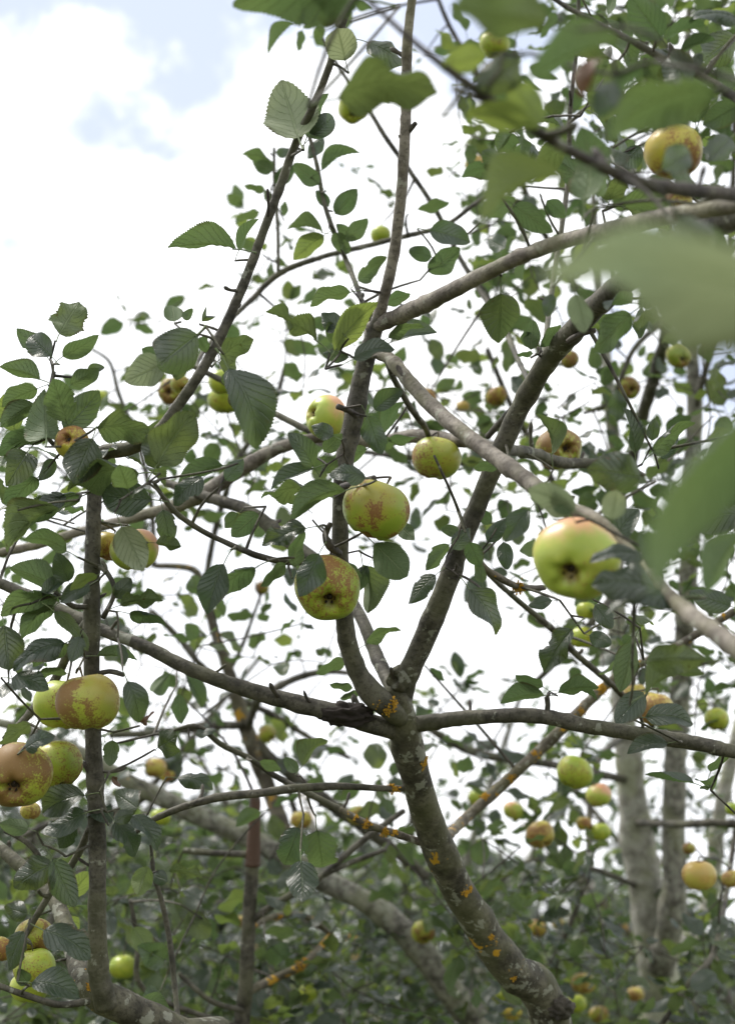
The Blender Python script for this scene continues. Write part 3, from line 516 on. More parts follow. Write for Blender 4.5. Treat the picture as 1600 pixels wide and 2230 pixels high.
# ------------------------------------------------------------------ leaves placed one by one
# base x,y, tip x,y, apparent width, distance, side seen: u underside, t top, y yellowish, b withered
HL = """
515 542 368 540 52 1.6 u;520 545 563 478 34 1.62 u;650 300 612 176 104 1.57 p;668 298 715 205 50 1.62 u;676 300 724 254 46 1.63 t;752 132 735 62 72 1.55 p
640 50 585 118 20 2.4 u;658 66 648 111 22 2.4 u;700 52 688 92 34 2.4 u;800 92 884 142 52 1.6 t;735 214 950 205 66 1.02 u;785 -2 510 14 120 1.12 u;735 22 640 -60 80 1.15 u
597 365 527 338 26 2.3 u;595 372 550 352 40 2.3 u;600 332 642 332 26 2.3 t;600 400 640 360 44 2.3 t;578 415 532 403 20 2.3 u;590 440 578 415 22 2.3 u;565 462 513 476 24 2.3 u;618 472 620 438 18 2.3 u;560 545 515 520 30 2.3 u
700 370 782 334 42 1.98 u;695 402 640 356 46 1.98 u;730 466 777 412 50 1.98 u;703 506 627 500 30 2.0 u;705 512 640 566 46 2.0 y;725 508 760 552 42 1.98 u;754 526 800 476 40 1.98 u;716 450 688 415 30 2.0 t;762 512 732 488 30 2.0 u;705 300 670 345 30 2.0 t
780 612 842 560 48 1.9 u;763 636 676 668 32 1.62 u;690 742 580 680 42 1.6 u;742 722 700 682 46 1.6 t;728 765 822 660 52 1.6 y;770 782 858 762 38 1.58 t;760 778 702 770 32 1.62 t;735 750 715 700 40 1.62 u;830 660 893 640 28 1.75 u;845 736 922 714 28 1.63 u;850 745 950 725 20 1.8 t
130 727 172 658 72 1.6 u;96 770 38 716 56 1.6 u;112 776 68 732 54 1.57 t;137 776 215 730 48 1.58 u;88 826 0 800 46 1.57 u;155 838 216 803 42 1.57 u;190 815 228 800 22 1.6 t;102 952 98 848 98 1.52 u;145 918 116 826 80 1.56 s;140 936 216 852 70 1.58 t;212 932 328 952 52 1.57 u
202 955 160 1052 76 1.5 t;95 952 0 992 46 1.58 u;82 846 6 886 42 1.6 u;76 880 2 930 50 1.6 s;60 985 14 1058 70 1.55 t;82 1040 22 1122 52 1.58 u;120 1000 85 1046 36 1.58 t;302 1030 150 1070 56 1.5 u;342 1012 424 898 72 1.5 u;345 1020 322 945 44 1.52 t
430 728 344 798 88 1.5 t;362 790 274 830 68 1.53 p;372 795 310 760 40 1.55 s;400 778 384 828 32 1.55 t;436 735 452 768 40 1.58 u;440 700 448 690 26 1.6 u;480 782 552 740 40 1.62 u;498 804 556 976 92 1.48 t;500 800 520 900 40 1.5 u;380 700 375 665 44 1.7 s;400 695 420 672 22 1.7 u;478 790 515 800 32 1.65 u
682 1016 628 944 56 1.58 t;682 1020 592 1066 46 1.58 t;726 950 678 928 42 1.58 t;752 1068 636 1132 56 1.56 u;692 1076 570 1086 36 1.6 s;796 1040 718 1034 42 1.52 t;490 1046 530 1000 42 1.58 t;330 1088 224 1078 76 1.5 t;442 1040 380 1100 46 1.52 t;486 1014 390 1052 46 1.55 u;145 1082 70 1112 50 1.54 t;178 1080 65 1150 46 1.55 u;705 985 745 945 40 1.6 s;735 1000 700 1030 38 1.6 t
132 1108 18 1202 66 1.5 u;146 1200 56 1174 42 1.58 s;128 1286 22 1238 50 1.56 u;126 1300 4 1342 46 1.55 u;118 1320 50 1392 44 1.55 u;150 1266 124 1204 46 1.55 t;196 1274 134 1312 46 1.52 t;212 1252 154 1286 26 1.5 y;265 1146 312 1242 70 1.46 p;355 1110 370 1186 50 1.6 t;340 1182 394 1190 28 1.58 u;250 1302 286 1260 40 1.57 t
262 1318 354 1308 30 1.56 u;282 1336 362 1366 34 1.56 u;487 1228 452 1336 60 1.56 t;556 1236 470 1312 36 1.58 u;622 1226 568 1276 30 1.58 y;562 1118 505 1168 50 1.62 u;520 1118 490 1150 40 1.65 t;666 1150 572 1188 44 1.56 t;694 1206 652 1298 60 1.48 t;790 1230 800 1334 54 1.7 u;760 1225 775 1290 40 1.7 u;640 1235 665 1160 40 1.6 s
142 1400 32 1462 56 1.53 t;150 1402 74 1452 36 1.55 u;10 1362 20 1458 72 1.55 t;176 1386 155 1442 46 1.5 t;146 1466 80 1486 22 1.55 u;26 1478 106 1502 46 1.52 t;212 1428 298 1438 36 1.58 u;262 1402 272 1446 24 1.55 t;278 1484 302 1572 56 1.5 t;310 1575 338 1550 30 1.55 b;246 1612 240 1668 38 1.58 u;344 1628 386 1602 50 1.62 t;66 1576 0 1622 42 1.56 u;56 1632 120 1604 38 1.5 t
390 1510 395 1576 36 2.0 u;372 1466 334 1506 50 2.1 u;405 1470 440 1540 36 2.1 t;752 1436 688 1466 28 1.75 u;768 1498 718 1490 20 1.75 u;782 1508 740 1521 20 1.75 u;658 1668 713 1614 32 1.75 u;648 1682 620 1650 34 1.75 y;565 1658 612 1676 26 1.8 u;425 1600 470 1588 22 1.85 t
115 1880 32 1932 60 1.56 t;116 1870 164 1974 60 1.56 t;186 1770 90 1812 54 1.54 t;62 1806 0 1794 42 1.56 u;185 1732 95 1772 50 1.56 t;160 1790 130 1846 50 1.58 t;96 2026 196 2088 66 1.52 t;52 2028 20 2112 52 1.52 t;70 2140 172 2172 56 1.5 t;60 2140 40 2110 30 1.52 t;250 1790 293 1866 46 1.56 t;285 1778 342 1852 40 1.56 t;250 1790 290 1766 32 1.54 t;322 1886 300 1948 62 1.8 y;334 1905 365 1918 34 1.8 t;368 1896 440 1912 24 1.8 u;340 1838 384 1834 26 1.8 t;388 1694 463 1720 32 1.8 t;300 1760 250 1725 55 1.8 t;245 1690 262 1712 24 1.6 b
650 1802 620 1882 60 1.7 t;655 1874 660 1962 84 1.62 t;690 1808 702 1888 66 1.9 t;568 1768 515 1800 30 2.2 u;410 1985 456 2042 46 2.2 u;440 2000 380 1960 50 2.2 t;360 2090 300 2060 60 2.1 t;345 2160 310 2190 60 2.1 t;290 2020 330 2080 55 2.1 y;590 2060 615 2090 50 2.3 t;300 2185 370 2200 34 1.7 u;60 1990 10 1975 40 1.8 t
985 1196 1022 1150 46 1.62 t;978 1186 928 1242 40 1.62 u;948 1252 890 1314 46 1.6 t;1022 1284 1078 1382 58 1.6 t;1022 1180 1046 1236 46 1.58 t;1000 1160 960 1150 34 1.65 u;1060 1180 1100 1130 40 1.7 t;1095 1180 1105 1240 42 1.8 t;1050 1270 1040 1220 30 1.65 u;1070 1140 1040 1110 34 1.7 u;815 1184 886 1254 76 1.6 s;868 1144 902 1176 36 1.65 u;800 1232 770 1290 40 1.7 t
1245 1370 1185 1464 54 1.7 t;1282 1384 1330 1402 42 1.7 t;1202 1308 1150 1318 30 1.7 t;1295 1316 1332 1368 46 1.6 t;1182 1496 1122 1470 30 1.68 u;1184 1514 1090 1532 30 1.68 u;1215 1508 1302 1498 36 1.68 u;1220 1505 1298 1525 24 1.7 u;798 1402 872 1374 26 1.72 u;1404 1562 1506 1578 50 1.6 t;1452 1618 1366 1642 46 1.62 t;1400 1508 1340 1574 64 1.6 t;1378 1398 1350 1506 60 1.6 u;1370 1410 1345 1495 50 1.64 t;1410 1440 1534 1436 76 1.25 u;1404 1512 1532 1470 38 1.3 u;935 1454 968 1482 18 2.2 u
1485 1300 1322 1338 56 1.12 t;1432 1290 1288 1276 60 1.12 t;1402 1214 1284 1226 44 1.14 t;1440 1230 1390 1160 60 1.15 t;1700 890 1430 1300 175 .5 c;1620 1160 1538 1292 74 .95 u;1730 660 1180 585 50 .42 p;1680 500 1620 780 50 .45 t
1195 48 984 20 130 .74 u;1352 92 1150 175 84 .78 u;1560 196 1332 296 84 .8 u;1228 382 1048 494 84 .8 u;1130 130 1036 192 70 .9 t;1012 250 1172 280 52 .9 y;1112 178 1182 268 76 .9 y;1060 120 960 150 60 .9 y;1332 180 1300 256 62 .86 t;1305 130 1262 215 36 .86 b;1400 150 1330 210 50 .86 u;1272 436 1264 278 84 1.12 u;1300 430 1330 350 50 1.15 u;1440 84 1370 -8 92 1.3 t;1450 78 1536 58 40 1.3 u;1602 40 1495 46 42 1.3 t
1480 112 1556 88 38 1.3 u;1502 188 1455 126 62 1.28 t;1470 170 1440 110 40 1.32 u;935 502 1022 528 52 1.9 t;932 592 1000 540 50 1.9 u;908 456 978 440 24 2.2 u;940 560 890 545 40 1.9 t;1112 384 1050 330 46 2.0 t;1092 372 1006 386 28 2.0 u;1608 228 1530 272 62 1.3 t;1190 436 1232 474 42 1.9 t;1120 446 1202 505 60 1.4 u;1060 470 1120 430 40 1.9 u;1100 540 1060 520 45 2.0 t
1090 640 1085 746 80 1.48 t;1252 640 1272 724 50 1.2 p;1290 690 1352 706 28 1.6 u;1396 670 1390 738 30 1.5 t;1155 762 1160 698 42 1.56 s;1176 756 1220 708 28 1.56 u;1170 750 1135 730 34 1.58 t;1160 770 1125 772 14 1.58 y;1200 640 1190 690 36 1.3 b;1382 986 1355 888 46 1.5 t;1420 986 1512 922 50 1.5 u;1418 960 1424 912 32 1.5 t;1440 1000 1470 940 40 1.6 t;1395 1040 1278 1022 76 1.25 t;815 892 876 850 46 1.62 t;800 906 832 988 50 1.6 t;1200 992 1164 902 36 1.8 u;1088 1010 1030 1018 30 1.6 u
1610 1050 1500 1100 80 1.4 t;1620 1120 1500 1150 70 1.5 t;1600 960 1540 1020 60 1.5 t;1590 1320 1500 1290 60 1.4 t;1330 1132 1342 1068 58 1.15 p;1252 1112 1150 1066 62 1.15 p;1240 1120 1200 1060 50 1.15 u;1330 1200 1390 1110 60 1.4 t;1150 1110 1100 1180 50 2.0 t;1180 1190 1130 1200 40 2.0 u
1600 80 1530 130 60 1.5 t;1560 150 1600 190 44 1.4 u;1330 340 1380 310 40 1.6 u;1395 320 1340 370 46 1.6 t;1210 320 1240 370 40 1.7 u;1590 300 1540 350 60 1.2 t;1440 370 1500 330 60 1.0 t;1500 520 1590 540 90 .9 t;1480 470 1560 600 90 .85 t;1420 520 1350 560 60 1.3 u;1500 420 1460 350 40 1.1 t
"""
hand = []
for ent in HL.replace('\n', ';').split(';'):
    f = ent.split()
    if len(f) == 7: hand.append([float(v) for v in f[:6]] + [f[6]])
def orient(origin, yv, zv, s):
    y_ = yv.normalized(); z_ = (zv - y_ * zv.dot(y_)).normalized(); x_ = y_.cross(z_)
    m = Matrix((x_, y_, z_)).transposed() * s
    return Matrix.Translation(origin) @ m.to_4x4()
PEND = []   # leaf stalk ends waiting for a twig: (pos, [leaf records])
rs = random.Random(21)
UP = Vector((0, 0, 1))
for bx, by, tx, ty, wd, d, sd_ in hand:
    Lp = math.hypot(tx - bx, ty - by); lw = wd / .66; true = max(Lp, lw)
    tilt = math.sqrt(max(0, true ** 2 - Lp ** 2)) / FPX * d
    sgn = rs.choice((-1, 1)); dd = sgn * tilt + rs.uniform(-.006, .006)
    A = P(bx, by, d); B_ = P(tx, ty, d + dd)
    yv = B_ - A; Lr = yv.length
    view = (A - EYE).normalized()
    facing = view if sd_ in ('u', 'y', 's', 'p', 'c') and sd_ != 't' else -view        # +Z is the upper face
    ratio = min(1.0, wd / (.66 * Lp)) if Lp > 0 else 1
    phi = math.acos(max(.38, ratio)) * .92
    ax = yv.normalized(); f0 = (facing - ax * facing.dot(ax)).normalized()
    q1 = Matrix.Rotation(phi, 3, ax) @ f0; q2 = Matrix.Rotation(-phi, 3, ax) @ f0
    zv = q1 if q1.dot(UP) > q2.dot(UP) else q2
    if sd_ == 'y': me = rs.choice(HERO_Y)
    elif sd_ == 'c': me = rs.choice(HERO_C)
    elif sd_ == 'p': me = rs.choice(HERO_P)
    elif sd_ == 'b': me = rs.choice(HERO_B)
    elif ratio < .75: me = rs.choice([h[0] for h in HERO if h[1] > .3 and h[2] > .5] + [h[0] for h in HERO if h[1] > .3 and h[2] > .3])
    elif sd_ == 't': me = rs.choice([h[0] for h in HERO if h[1] < .5])
    else: me = rs.choice([h[0] for h in HERO])
    mw = orient(A, yv, zv, Lr * 1.01)
    end = mw @ STEM_END
    PEND.append((end, [(me, mw, d, true / 1.0, None)]))

# ------------------------------------------------------------------ foliage grown over the rest of the crowns: how leafy each 100 px patch is
FAR = """0000001210456788 0000000121546778 0000000120556778 0000012111665666 0000011111665766 0000012211655655 0000111111555666 1011222232332444
1112444554553344 4444455655656656 5644455444565667 4543332331445678 4432111111223577 4433321110113567 4443332111113466 4444443112233466
5544444444555555 7665555555556555 8887777776666656 9999999998888877 9999999999999999 9999999999999999 9999999999999999""".split()
NEAR = """0000000010013445 0000000000012444 0000000000012334 0000000000022333 0000000010022333 0000000011021222 0000000111100121 1000000111000111
1100000111010111 3210001111111111 3321001110011112 4321001111001222 2211000000001122 2211000000000122 2110000000000122 1110000000001111
1110000000000011 2210000000001111 2210000011011011 1110000011101111 1111000000101111 1111000011101122 1111111111111122""".split()
rs = random.Random(5)
CLEAR = [([(970, 2145), (890, 2040), (800, 1967), (720, 1925), (640, 1880), (560, 1832), (480, 1797), (400, 1762), (330, 1727)], 3.0, 52, .99),
         ([(1422, 2100), (1400, 1950), (1385, 1850), (1372, 1720), (1355, 1560)], 3.6, 66, .97),
         ([(1462, 2000), (1467, 1900), (1466, 1800), (1470, 1650), (1480, 1500), (1495, 1300)], 3.5, 46, .93),
         ([(612, 1790), (578, 1700), (543, 1605), (515, 1520)], 3.2, 34, .85),
         ([(1200, 2225), (1110, 2110), (1010, 1960), (945, 1820), (905, 1690), (882, 1600)], 1.9, 60, 1.0),
         ([(225, 2172), (212, 2000), (208, 1700), (200, 1300)], 1.6, 40, .9),
         ([(545, 2100), (550, 1880), (556, 1730)], 2.4, 30, .9)]
APPLE_AT = [(820, 1111, 148, 1.58), (716, 1279, 146, 1.57), (188, 1530, 143, 1.53), (138, 1535, 126, 1.66), (36, 1690, 146, 1.53), (122, 1668, 120, 1.64), (76, 2042, 88, 1.64), (78, 2108, 94, 1.6), (66, 2150, 80, 1.66), (4, 2066, 54, 1.58), (292, 1198, 104, 1.6), (238, 1190, 70, 1.64), (156, 962, 74, 1.54), (216, 868, 43, 2.9), (370, 851, 56, 2.5), (392, 836, 42, 2.4), (483, 832, 62, 2.3), (489, 871, 70, 2.36), (710, 906, 96, 2.0), (830, 512, 46, 2.7), (766, 236, 64, 2.4), (1076, 98, 66, 2.6), (1034, 360, 48, 2.8), (1470, 332, 128, 1.3), (1474, 440, 62, 1.5), (1250, 1216, 186, 1.2), (1219, 975, 98, 2.0), (948, 998, 108, 1.92), (928, 868, 46, 2.5), (1080, 864, 46, 2.8), (1008, 886, 30, 2.8), (1370, 846, 50, 2.9), (1476, 776, 56, 2.7), (1240, 784, 42, 2.6), (570, 1281, 34, 3.2), (581, 1598, 40, 3.1), (540, 1132, 58, 2.5), (1268, 1388, 56, 2.4), (1274, 1330, 44, 2.4), (1424, 1545, 86, 2.1), (1384, 1516, 60, 2.3), (1561, 1566, 56, 2.6), (1250, 1682, 80, 2.4), (1302, 1732, 58, 2.6), (1270, 1794, 36, 3.0), (1306, 1812, 46, 3.0), (1040, 1738, 44, 3.0), (1118, 1766, 46, 3.0), (1176, 1818, 64, 2.7), (1522, 1907, 74, 2.4), (1500, 1848, 30, 2.8), (1592, 1914, 44, 2.6), (1594, 1762, 34, 2.9), (922, 2030, 54, 2.9), (1168, 2022, 42, 3.2), (1215, 2012, 28, 3.6), (1268, 2142, 50, 3.2), (1254, 2186, 46, 3.1), (1382, 2166, 36, 3.3), (1302, 2210, 42, 3.2), (1114, 2204, 42, 3.0), (1092, 2168, 44, 3.2), (782, 1776, 52, 2.9), (655, 1786, 46, 2.9), (350, 1780, 44, 2.7), (338, 1672, 50, 2.8), (366, 1690, 34, 2.9), (268, 2106, 60, 2.5), (672, 2162, 44, 3.0), (528, 2006, 28, 3.2), (66, 1766, 44, 1.8)]
def clear(px, py, d):
    for ax_, ay_, aw, ad in APPLE_AT:
        if d < ad + .05 and math.hypot(px - ax_, py - ay_) < aw * .5 + 85 / d and rs.random() < .9: return False
    for pl, dl, r, pr in CLEAR:
        if d > dl: continue
        for (x0, y0), (x1, y1) in zip(pl, pl[1:]):
            t = max(0, min(1, ((px - x0) * (x1 - x0) + (py - y0) * (y1 - y0)) / ((x1 - x0) ** 2 + (y1 - y0) ** 2)))
            if math.hypot(px - x0 - t * (x1 - x0), py - y0 - t * (y1 - y0)) < r + 40 / d and rs.random() < pr: return False
    return True
def rosette(px, py, d, n, near, key=None):
    c = P(px, py, d); recs = []
    ax0 = Vector((rs.gauss(0, .5), rs.gauss(0, .4), rs.uniform(.1, 1))).normalized()
    side = ax0.orthogonal().normalized(); ph = rs.uniform(0, 6.28)
    for k in range(n):
        a = ph + k * 2.4 + rs.uniform(-.3, .3); rad = Matrix.Rotation(a, 3, ax0) @ side
        yv = (rad * rs.uniform(.6, 1) + ax0 * rs.uniform(-.1, .8) + Vector((0, 0, -rs.uniform(0, .55)))).normalized()
        zv = UP + Vector((rs.gauss(0, .55), rs.gauss(0, .55), 0)) + ax0 * .3
        s = rs.uniform(.034, .064) if rs.random() < .8 else rs.uniform(.02, .036)
        org = c + yv * s * .30 + ax0 * rs.uniform(0, .012)
        mw = orient(org, yv, zv, s)
        if near: me = rs.choice([h[0] for h in HERO]) if rs.random() < .93 else rs.choice(HERO_Y)
        else: me = None
        recs.append((me, mw, d, s * FPX / d, rs.randrange(len(BACK))))
    PEND.append((c - ax0 * .004, recs))
MB_NODES = [q for q, k in zip(NODES, NTREE) if k in 'MB'][::3]
for g, near in ((FAR, False), (NEAR, True)):
    for ry, row in enumerate(g):
        for cx_, ch in enumerate(row):
            c = int(ch) / 10.0
            if c <= 0: continue
            hgt = 30 if ry == 22 else 100
            need = -math.log(1 - min(c, .93)) * (1.5 if ry >= 19 and not near else 1) * 100 * (hgt + (30 if ry == 22 else 0)); got = 0; guard = 0
            if near: need *= .8
            while got < need and guard < 60:
                guard += 1
                if near: d = rs.uniform(1.45, 2.0) if not (cx_ >= 11 and ry < 8) else rs.uniform(1.3, 1.9)
                elif ry < 15: d = rs.uniform(2.35, 3.5)
                elif ry < 18: d = rs.choice((rs.uniform(2.5, 3.6), rs.uniform(3, 6.4)))
                else: d = rs.choice((rs.uniform(2.4, 3.6), rs.uniform(4.2, 7.0), rs.uniform(4.2, 7.0)))
                px = cx_ * 100 + rs.uniform(0, 100); py = ry * 100 + rs.uniform(0, hgt)
                if not clear(px, py, d): got += 0; continue
                n = rs.choice((3, 4, 5, 6)) if rs.random() < .85 else 1
                area = .22 * (.051 * FPX / d) ** 2 * n
                if got > 0 and area > (need - got) * 2.2: n = 2; area = .22 * (.051 * FPX / d) ** 2 * n
                if got == 0 and rs.random() > need / max(area, 1e-6): break
                if near and min((P(px, py, d) - q).length_squared for q in MB_NODES) > .17 ** 2: guard += 1; continue
                rosette(px, py, d, n, near); got += area
# a margin of foliage just outside the frame, so that the crowns go on
for _ in range(170):
    sidep = rs.choice(('r', 'r', 't', 'l', 'b', 'b'))
    if sidep == 'r': rosette(rs.uniform(1610, 2000), rs.uniform(0, 2300), rs.uniform(1.6, 3.6), 5, False)
    elif sidep == 't': rosette(rs.uniform(1000, 1900), rs.uniform(-350, -10), rs.uniform(1.7, 3.4), 5, False)
    elif sidep == 'l': rosette(rs.uniform(-350, -10), rs.uniform(900, 2300), rs.uniform(1.6, 3.4), 5, False)
    else: rosette(rs.uniform(-200, 1800), rs.uniform(2240, 2600), rs.uniform(2.4, 6), 5, False)

# short fruiting spurs and buds along the near limbs
rs = random.Random(404)
near_nodes = [(q, r, k) for q, r, k in zip(NODES, NRAD, NTREE) if k in ('M', 'B') and (q - EYE).length < 2.1 and .003 < r < .02]
for _ in range(95):
    q, r, k = rs.choice(near_nodes); dv = Vector((rs.gauss(0, 1), rs.gauss(0, .7), rs.gauss(.5, .8))).normalized(); ln = rs.choice((.006, .010, .016, .024))
    r1 = rs.uniform(.0014, .0024); e = q + dv * (r + ln); bend_ = Vector((rs.gauss(0, .003), rs.gauss(0, .003), ln * .25))
    V, F, UV, _, _ = tube_data([q + dv * r * .5, q + dv * (r + ln * .5), e + bend_ * .6, e + bend_ + dv * .003], [r1 * 1.5, r1 * 1.05, r1 * 1.35, r1 * .5], 7, .12, rs.random() * 50, True, .003)
    link('spur', mesh_from('spur', V, F, [BK['dark' if rs.random() < .6 else 'bark']], UV), TREES[k]['root'])

# ------------------------------------------------------------------ apples
AP = []
def apple_mesh(name, mat, seed, flat=.86, lob=.03, wonk=.05):
    rs_ = random.Random(seed); nU, nV = 56, 44; V = []; F = []; ph = rs_.uniform(0, 6); k1 = rs_.uniform(-1, 1); k2 = rs_.uniform(0, 6)
    for i in range(nV + 1):
        v = math.pi * i / nV
        for j in range(nU):
            u = 2 * math.pi * j / nU
            r = math.sin(v); z = math.cos(v)
            rad = (r ** .86) * (1 + .05 * z) if r > 1e-6 else 0
            lobe = 1 + lob * math.cos(5 * u + ph) * (.3 + .7 * max(0, -z)) * r + wonk * math.cos(u + k2) * .6 + wonk * math.cos(2 * u + ph) * .4
            x, y = rad * math.cos(u) * lobe, rad * math.sin(u) * lobe
            zz = z * flat * (1 + wonk * k1 * x)
            zz -= .42 * math.exp(-(rad / .20) ** 2) * (z > 0) * 1.0
            zz += (.42 * math.exp(-(rad / .25) ** 2)) * (z < 0)
            if z < 0: zz += .035 * math.cos(5 * u + ph) * math.exp(-((rad - .36) / .16) ** 2)
            V.append((x, y, zz))
    for i in range(nV):
        for j in range(nU):
            j2 = (j + 1) % nU; F.append((i * nU + j, (i + 1) * nU + j, (i + 1) * nU + j2, i * nU + j2))
    me = mesh_from(name, V, F, [mat]); return me
CALYX = None
def calyx_mesh():
    V = []; F = []
    for k in range(5):
        a = k * 1.2566
        for (r, w_, z) in ((.02, .055, -.40), (.11, .07, -.50), (.17, .035, -.62), (.11, .01, -.70)):
            for s in (-1, 1): V.append((r * math.cos(a) - s * w_ * math.sin(a), r * math.sin(a) + s * w_ * math.cos(a), z))
        b = k * 8
        for q in range(3): F.append((b + 2 * q, b + 2 * q + 1, b + 2 * q + 3, b + 2 * q + 2))
    n = len(V); V.append((0, 0, -.50))
    for k in range(10): V.append((.15 * math.cos(k * .6283), .15 * math.sin(k * .6283), -.50))
    for k in range(10): F.append((n, n + 1 + k, n + 1 + (k + 1) % 10))
    return mesh_from('calyx', V, F, [M_calyx])
CALYX = calyx_mesh()
def stalk_mesh():
    pts = [Vector((0, 0, .38)), Vector((.02, 0, .62)), Vector((.05, .02, .86)), Vector((.10, .02, 1.08))]
    V, F, UV, _, _ = tube_data(pts, [.04, .032, .032, .05], 8, .0, 1, step=.06)
    return mesh_from('stalk', V, F, [M_stalk], UV)
STALK = stalk_mesh()
def apple(x, y, wpx, d, style, cal, label, hpx=None, group=None):
    """cal: where the calyx end points as seen from the camera (right, up, towards camera)"""
    i = len(AP)
    far = wpx < 60
    r = wpx / 2 / FPX * d
    fl = .86
    cv = (CM @ Vector(cal)).normalized()
    me = apple_mesh('apple', AM[style], i * 3 + 1, fl, .03 + .02 * (i % 3), .05 + .035 * (i % 3))
    o = bpy.data.objects.new('apple', me); col0.objects.link(o)
    q = (-cv).to_track_quat('Z', 'Y')
    o.matrix_world = Matrix.Translation(P(x, y, d)) @ q.to_matrix().to_4x4() @ Matrix.Rotation(i * 1.7, 4, 'Z') @ Matrix.Diagonal((r, r, r, 1))
    o['skin_seed'] = ((i * 0.6180339) % 1.0) + .05
    tag(o, label, 'apple', group or 'apples hanging in the trees')
    mw = o.matrix_world.copy()
    for nm, m_ in (('calyx', CALYX), ('stalk', STALK)):
        c = bpy.data.objects.new(nm, m_); col0.objects.link(c); c.parent = o
    AP.append(o)
    top = mw @ Vector((.10, .02, 1.08)); PEND.append((top, []))
    return o
apple(820, 1111, 148, 1.58, 'cheek', (-.35, -.9, .1), 'large flecked green apple with red-brown cheek, upper of the pair on the central limb')
apple(716, 1279, 146, 1.57, 'speck', (.05, -.45, .75), 'flecked green apple showing its dark calyx, lower of the pair on the central limb')
apple(188, 1530, 143, 1.53, 'russet', (.1, -1, .08), 'brown-russet apple in front of the upright left stem')
apple(138, 1535, 126, 1.66, 'green', (-.1, -1, .1), 'shaded green apple half hidden behind the brown-russet one on the left stem')
apple(36, 1690, 146, 1.53, 'russet', (.1, -.3, .9), 'russet-cheeked apple cut by the left edge, calyx facing the viewer')
apple(122, 1668, 120, 1.64, 'speck', (.3, -.8, .3), 'dark green flecked apple just right of the russet one at the left edge')
apple(76, 2042, 88, 1.64, 'russet', (.1, -.5, .5), 'brownish apple low at the left, above the bright green one')
apple(78, 2108, 94, 1.6, 'green', (.2, -1, .2), 'bright green apple low at the left, a dark leaf across its foot')
apple(66, 2150, 80, 1.66, 'green', (0, -1, .3), 'shaded green apple beneath the bright green one, lowest at the left')
apple(4, 2066, 54, 1.58, 'yellow', (-.5, -.5, .5), 'yellow apple cut by the left edge near the bottom')
apple(292, 1198, 104, 1.6, 'blush', (.2, -1, .1), 'yellow-green apple behind a pale leaf, right of the left stem', 114)
apple(238, 1190, 70, 1.64, 'yellow', (-.3, -.9, .3), 'yellow flecked apple squeezed between the left stem and its yellow-green neighbour')
apple(156, 962, 74, 1.54, 'yellow', (-.1, .2, .9), 'small misshapen yellow apple in the left leaf cluster behind a dark leaf')
apple(216, 868, 43, 2.9, 'green', (.2, -1, .1), 'small green apple against white sky, right of the left leaf cluster')
apple(370, 851, 56, 2.5, 'russet', (.0, -.2, .9), 'brown-eyed apple with its calyx facing out, beside the arching whip')
apple(392, 836, 42, 2.4, 'speck', (.3, -.6, .4), 'small striped green apple touching the brown-eyed one by the arching whip')
apple(483, 832, 62, 2.3, 'green', (.1, -1, .1), 'upper of two green apples stacked behind the folded leaf')
apple(489, 871, 70, 2.36, 'green', (.1, -1, .2), 'lower of two green apples stacked behind the folded leaf')
apple(710, 906, 96, 2.0, 'blush', (-.8, .2, .5), 'pink-topped pale apple left of the central limb, above the flecked pair')
apple(830, 512, 46, 2.7, 'green', (.1, -1, .2), 'small green apple just left of the straight upright shoot')
apple(766, 236, 64, 2.4, 'green', (.1, -.7, .6), 'green apple high up under the dark arched leaf')
apple(1076, 98, 66, 2.6, 'green', (0, -1, .2), 'blurred green apple near the top behind the big soft leaf')
apple(1034, 360, 48, 2.8, 'orange', (-.5, -.6, .2), 'small pink-yellow apple in the curled leaf cluster, upper middle')
apple(1470, 332, 128, 1.3, 'yellow', (.2, -1, .2), 'large yellow apple with russet blotches, top right')
apple(1474, 440, 62, 1.5, 'yellow', (0, -1, 0), 'small yellow apple peeping out under the dark branch, top right')
apple(1250, 1216, 186, 1.2, 'blush', (-.28, -.42, .8), 'largest apple, soft and close, pink shoulder and dark open calyx, right of centre')
apple(1219, 975, 98, 2.0, 'russet', (.3, -.1, .9), 'round russet-red apple facing out with its calyx, behind the right limb')
apple(948, 998, 108, 1.92, 'speck', (-.2, -1, .1), 'lumpy yellow-green apple hanging under the horizontal branch in the middle')
apple(928, 868, 46, 2.5, 'orange', (-.3, -.6, .2), 'small orange apple behind the pale slanting branch, near its top')
apple(1080, 864, 46, 2.8, 'yellow', (.3, -.8, .3), 'small yellow-green apple in leaves between the pale branch and right limb')
apple(1008, 886, 30, 2.8, 'orange', (.0, -1, .0), 'tiny orange apple peeping over the pale slanting branch')
apple(1370, 846, 50, 2.9, 'russet', (.1, -.2, .9), 'small brown-ringed apple hanging in the open between two right-hand stems')
apple(1476, 776, 56, 2.7, 'speck', (.3, -.4, .8), 'green apple with red shoulder beside the pale upright stem at right')
apple(1240, 784, 42, 2.6, 'russet', (.5, -.6, .2), 'small brownish apple just right of the right limb')
apple(570, 1281, 34, 3.2, 'russet', (0, -.9, .3), 'tiny apple on a thin shoot standing alone in the white sky')
apple(581, 1598, 40, 3.1, 'russet', (.6, -.5, .5), 'small brown and yellow apple below the long left limb')
apple(540, 1132, 58, 2.5, 'green', (0, -1, .1), 'green apple behind leaves, left of the flecked pair')
apple(1268, 1388, 56, 2.4, 'green', (0, -1, .1), 'yellow-green apple below the big soft pink one, half behind a leaf')
apple(1274, 1330, 44, 2.4, 'green', (0, -1, .1), 'small green apple tucked directly under the big soft pink one')
apple(1424, 1545, 86, 2.1, 'orange', (-.2, -1, .1), 'green apple with orange shoulder among dark leaves above the right branch')
apple(1384, 1516, 60, 2.3, 'orange', (.2, -1, .1), 'orange-topped apple left of its greener neighbour above the right branch')
